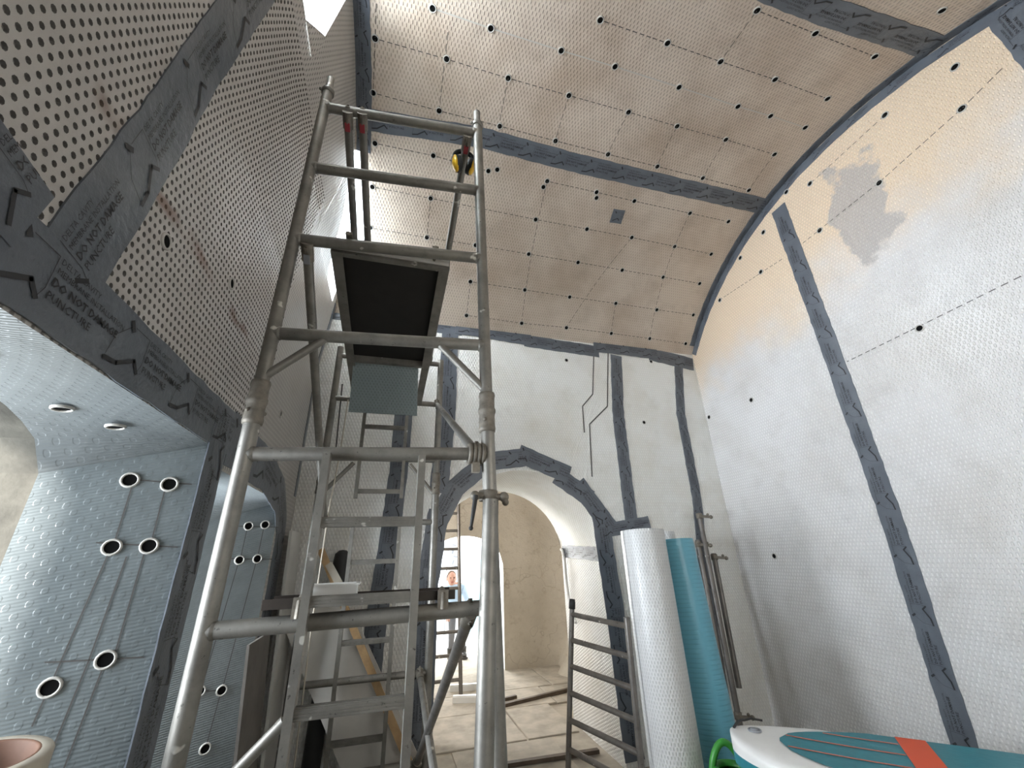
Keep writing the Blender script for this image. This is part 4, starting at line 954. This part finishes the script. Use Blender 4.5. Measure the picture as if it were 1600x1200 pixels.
# ------------------------------------------------------------------ room beyond
def freeladder(name, label, b0, t0, width, rungs, mat):
    root = thing(name, label, 'ladder', b0); b0, t0 = Vector(b0), Vector(t0); wv = Vector((width, 0, 0))
    for q in (0, 1):
        m = MB(); m.tube([b0+wv*q, t0+wv*q], 0.026, 10); m.build('ladder_stile', mat, root)
    for i in range(rungs):
        t = (i+0.7)/rungs; m = MB(); p = b0.lerp(t0, t); m.tube([p, p+wv], 0.022, 10); m.build('ladder_rung', mat, root)
freeladder('ladder', 'brown ladder leaning in the room beyond the arch', (0.70, 6.35, FL), (0.70, 6.95, 1.25), 0.38, 11, 'steel')
for i, (a, b, lab) in enumerate((((0.95, 6.15, FL+0.012), (1.28, 6.05, FL+0.012), 'white skirting offcut on the floor beyond the arch, nearer one'), ((0.98, 6.62, FL+0.012), (1.36, 6.55, FL+0.012), 'white skirting offcut on the floor beyond the arch, farther one'))):
    m = MB(); m.beam(Vector(a)+Vector((0, 0, 0.03)), Vector(b)+Vector((0, 0, 0.03)), 0.06, 0.09); m.beam(Vector(a)+Vector((0, 0, 0.065)), Vector(b)+Vector((0, 0, 0.065)), 0.014, 0.05)
    tag(m.build('skirting_offcut', 'white_plastic', origin=a), lab, 'offcut')
m = MB(); m.beam((1.50, 5.75, FL+0.03), (2.55, 6.05, FL+0.03), 0.035, 0.045); m.beam((1.52, 5.95, FL+0.03), (1.72, 6.0, FL+0.03), 0.035, 0.04)
tag(m.build('floor_batten', 'darkwood', origin=(1.5, 5.75, FL)), 'dark timber batten lying on the floor beyond the arch', 'batten')
m = MB(); m.beam((1.0, 4.32, FL+0.025), (1.98, 4.28, FL+0.025), 0.03, 0.05)
tag(m.build('threshold_batten', 'darkwood', origin=(1.0, 4.3, FL)), 'dark timber strip across the arched doorway threshold', 'batten')
# cyan sheeted hoarding and banner outside
hd = thing('hoarding', 'cyan sheeted hoarding outside the far door', 'hoarding', (3.2, 11.2, FL))
m = MB()
for i in range(5):
    m = MB(); m.box((2.2+0.5*i, 11.2, FL+0.8), (0.48, 0.04, 1.6)); m.build('hoarding_panel', 'cyan', hd)
m = MB(); m.box((3.2, 11.165, FL+1.2), (2.5, 0.03, 0.06)); m.box((3.2, 11.165, FL+0.5), (2.5, 0.03, 0.06)); m.build('rail', 'white_plastic', hd)
bn = thing('feather_banner', 'white feather banner with dark marks outside the far door', 'banner', (1.45, 10.4, FL))
m = MB(); m.tube([(1.38, 10.4, FL), (1.40, 10.4, 0.0), (1.52, 10.4, 0.55), (1.66, 10.4, 0.7)], 0.014, 8); m.build('pole', 'grey', bn)
m = MB()
for yy_ in (10.39, 10.41): m.add([(1.41, yy_, -0.5), (1.66, yy_, -0.45), (1.72, yy_, 0.62), (1.60, yy_, 0.68), (1.50, yy_, 0.45)], [(0, 1, 2, 3, 4)])
fl_ = m.build('flag', 'white_plastic', bn)
m = MB()
for x, z, sx, sz in ((1.56, 0.25, 0.10, 0.03), (1.53, 0.12, 0.05, 0.12), (1.59, 0.0, 0.09, 0.04), (1.54, -0.12, 0.04, 0.10), (1.60, -0.2, 0.07, 0.03)): m.box((x, 10.38, z), (sx, 0.004, sz), Matrix.Rotation(0.3, 3, 'Y'))
m.build('flag_mark', 'grey', fl_)

# ------------------------------------------------------------------ person in the far passage
def skinned(name, verts, edges, radii, mat, parent, sub=2, root=0):
    me = bpy.data.meshes.new(name); o0 = ORIG[parent.name]
    me.from_pydata([tuple(Vector(v)-o0) for v in verts], edges, []); me.materials.append(M[mat])
    o = bpy.data.objects.new(name, me); COL.objects.link(o); o.parent = parent; ORIG[o.name] = o0
    md = o.modifiers.new('skin', 'SKIN'); md.use_smooth_shade = True
    for i, r in enumerate(radii):
        sv = me.skin_vertices[0].data[i]; sv.radius = r if isinstance(r, tuple) else (r, r)
        sv.use_root = (i == root)
    sb = o.modifiers.new('sub', 'SUBSURF'); sb.levels = sub; sb.render_levels = sub
    return o
PX, PY = 1.36, 8.55
per = thing('person', 'person in pale blue top and grey work trousers standing in the far passage', 'person', (PX, PY, FL))
def pp(x, y, z): return (PX+x, PY+y, FL+z)
bv = [pp(0, 0.06, 0.84), pp(-0.03, 0.0, 0.98), pp(-0.09, -0.14, 1.13), pp(-0.13, -0.25, 1.20), pp(-0.15, -0.30, 1.24),
      pp(-0.25, -0.18, 1.13), pp(-0.30, -0.26, 0.88), pp(-0.24, -0.42, 0.74), pp(0.08, -0.16, 1.14), pp(0.16, -0.24, 0.89), pp(0.10, -0.40, 0.74),
      pp(-0.09, 0.05, 0.79), pp(-0.09, -0.04, 0.44), pp(-0.10, 0.04, 0.10), pp(0.09, 0.05, 0.79), pp(0.11, -0.01, 0.44), pp(0.14, 0.08, 0.10)]
be = [(0, 1), (1, 2), (2, 3), (3, 4), (2, 5), (5, 6), (6, 7), (2, 8), (8, 9), (9, 10), (0, 11), (11, 12), (12, 13), (0, 14), (14, 15), (15, 16)]
br = [(0.15, 0.11), (0.145, 0.105), (0.16, 0.11), (0.07, 0.07), 0.055, 0.065, 0.05, 0.038, 0.065, 0.05, 0.038, 0.09, 0.065, 0.048, 0.09, 0.065, 0.048]
body = skinned('body', bv, be, br, 'shirt', per)
body.data.materials.clear()
def body_mat():
    N = NT('clothed_body'); g = N.n('ShaderNodeTexCoord').outputs['Object']; sp = N.n('ShaderNodeSeparateXYZ'); N.l(g, sp.inputs[0])
    a = N.math('GREATER_THAN', N.math('SUBTRACT', sp.outputs[2], N.math('MULTIPLY', sp.outputs[1], 0.9)), 0.93); b = N.math('GREATER_THAN', sp.outputs[2], 1.205)
    N.set(N.mix(b, N.mix(a, (0.16, 0.16, 0.17), (0.45, 0.58, 0.72)), (0.55, 0.30, 0.22)), 0.8, 0, 0.3); return N.m
M['bodym'] = body_mat(); body.data.materials.append(M['bodym'])
hc = Vector(pp(-0.165, -0.36, 1.31))
m = MB(); m.sphere(hc, 0.105, 18, 14, 0, (0.78, 0.92, 1.12)); m.sphere(hc+Vector((0, -0.03, -0.065)), 0.06, 14, 9, 0, (0.9, 0.9, 0.8))
m.sphere(hc+Vector((0, -0.105, -0.015)), 0.018, 10, 7, 0, (0.8, 1, 1.5))
for s_ in (-1, 1): m.sphere(hc+Vector((s_*0.082, 0.01, -0.01)), 0.028, 10, 7, 0, (0.35, 0.7, 1.1))
hd_ = m.build('head', 'skin', per)
for s_ in (-1, 1): m = MB(); m.sphere(hc+Vector((s_*0.034, -0.088, 0.012)), 0.011, 8, 6); m.build('eye', 'hair', hd_)
m = MB(); m.box(hc+Vector((0, -0.093, -0.058)), (0.045, 0.008, 0.007)); m.build('mouth', 'red', hd_)
m = MB(); m.sphere(hc+Vector((0, 0.018, 0.022)), 0.107, 18, 12, 0, (0.80, 0.88, 1.02)); m.build('hair', 'hair', hd_)
for s_, wx, wy, wz in ((-1, -0.24, -0.42, 0.74), (1, 0.10, -0.40, 0.74)):
    w0 = Vector(pp(wx, wy, wz)); vs_ = [w0, w0+Vector((0, -0.045, -0.02)), w0+Vector((0, -0.09, -0.04))]; es = [(0, 1), (1, 2)]; rs_ = [0.026, (0.036, 0.02), (0.034, 0.018)]
    for q, ln_ in enumerate((0.06, 0.07, 0.065, 0.05)):
        b0 = len(vs_); f0 = w0+Vector((-0.027+0.018*q, -0.10, -0.045)); vs_ += [f0, f0+Vector((0, -ln_*0.6, -0.015)), f0+Vector((0, -ln_*0.8, -0.045))]; es += [(2, b0), (b0, b0+1), (b0+1, b0+2)]; rs_ += [0.0095, 0.009, 0.008]
    b0 = len(vs_); t0 = w0+Vector((-s_*0.035, -0.05, -0.03)); vs_ += [t0, t0+Vector((-s_*0.015, -0.035, -0.02))]; es += [(1, b0), (b0, b0+1)]; rs_ += [0.012, 0.010]
    skinned('hand', vs_, es, rs_, 'skin', per, 1)
for x, y in ((-0.10, 0.0), (0.14, 0.06)):
    m = MB(); m.lathe(pp(x, y+0.02, 0.03), (0, 0, 1), [(0.05, 0), (0.058, 0.05), (0.062, 0.13)], 14); m.sphere(pp(x, y-0.05, 0.045), 0.06, 14, 8, 0, (0.85, 1.9, 0.75)); m.box(pp(x, y-0.045, 0.012), (0.10, 0.26, 0.024)); m.build('boot', 'boot', per)
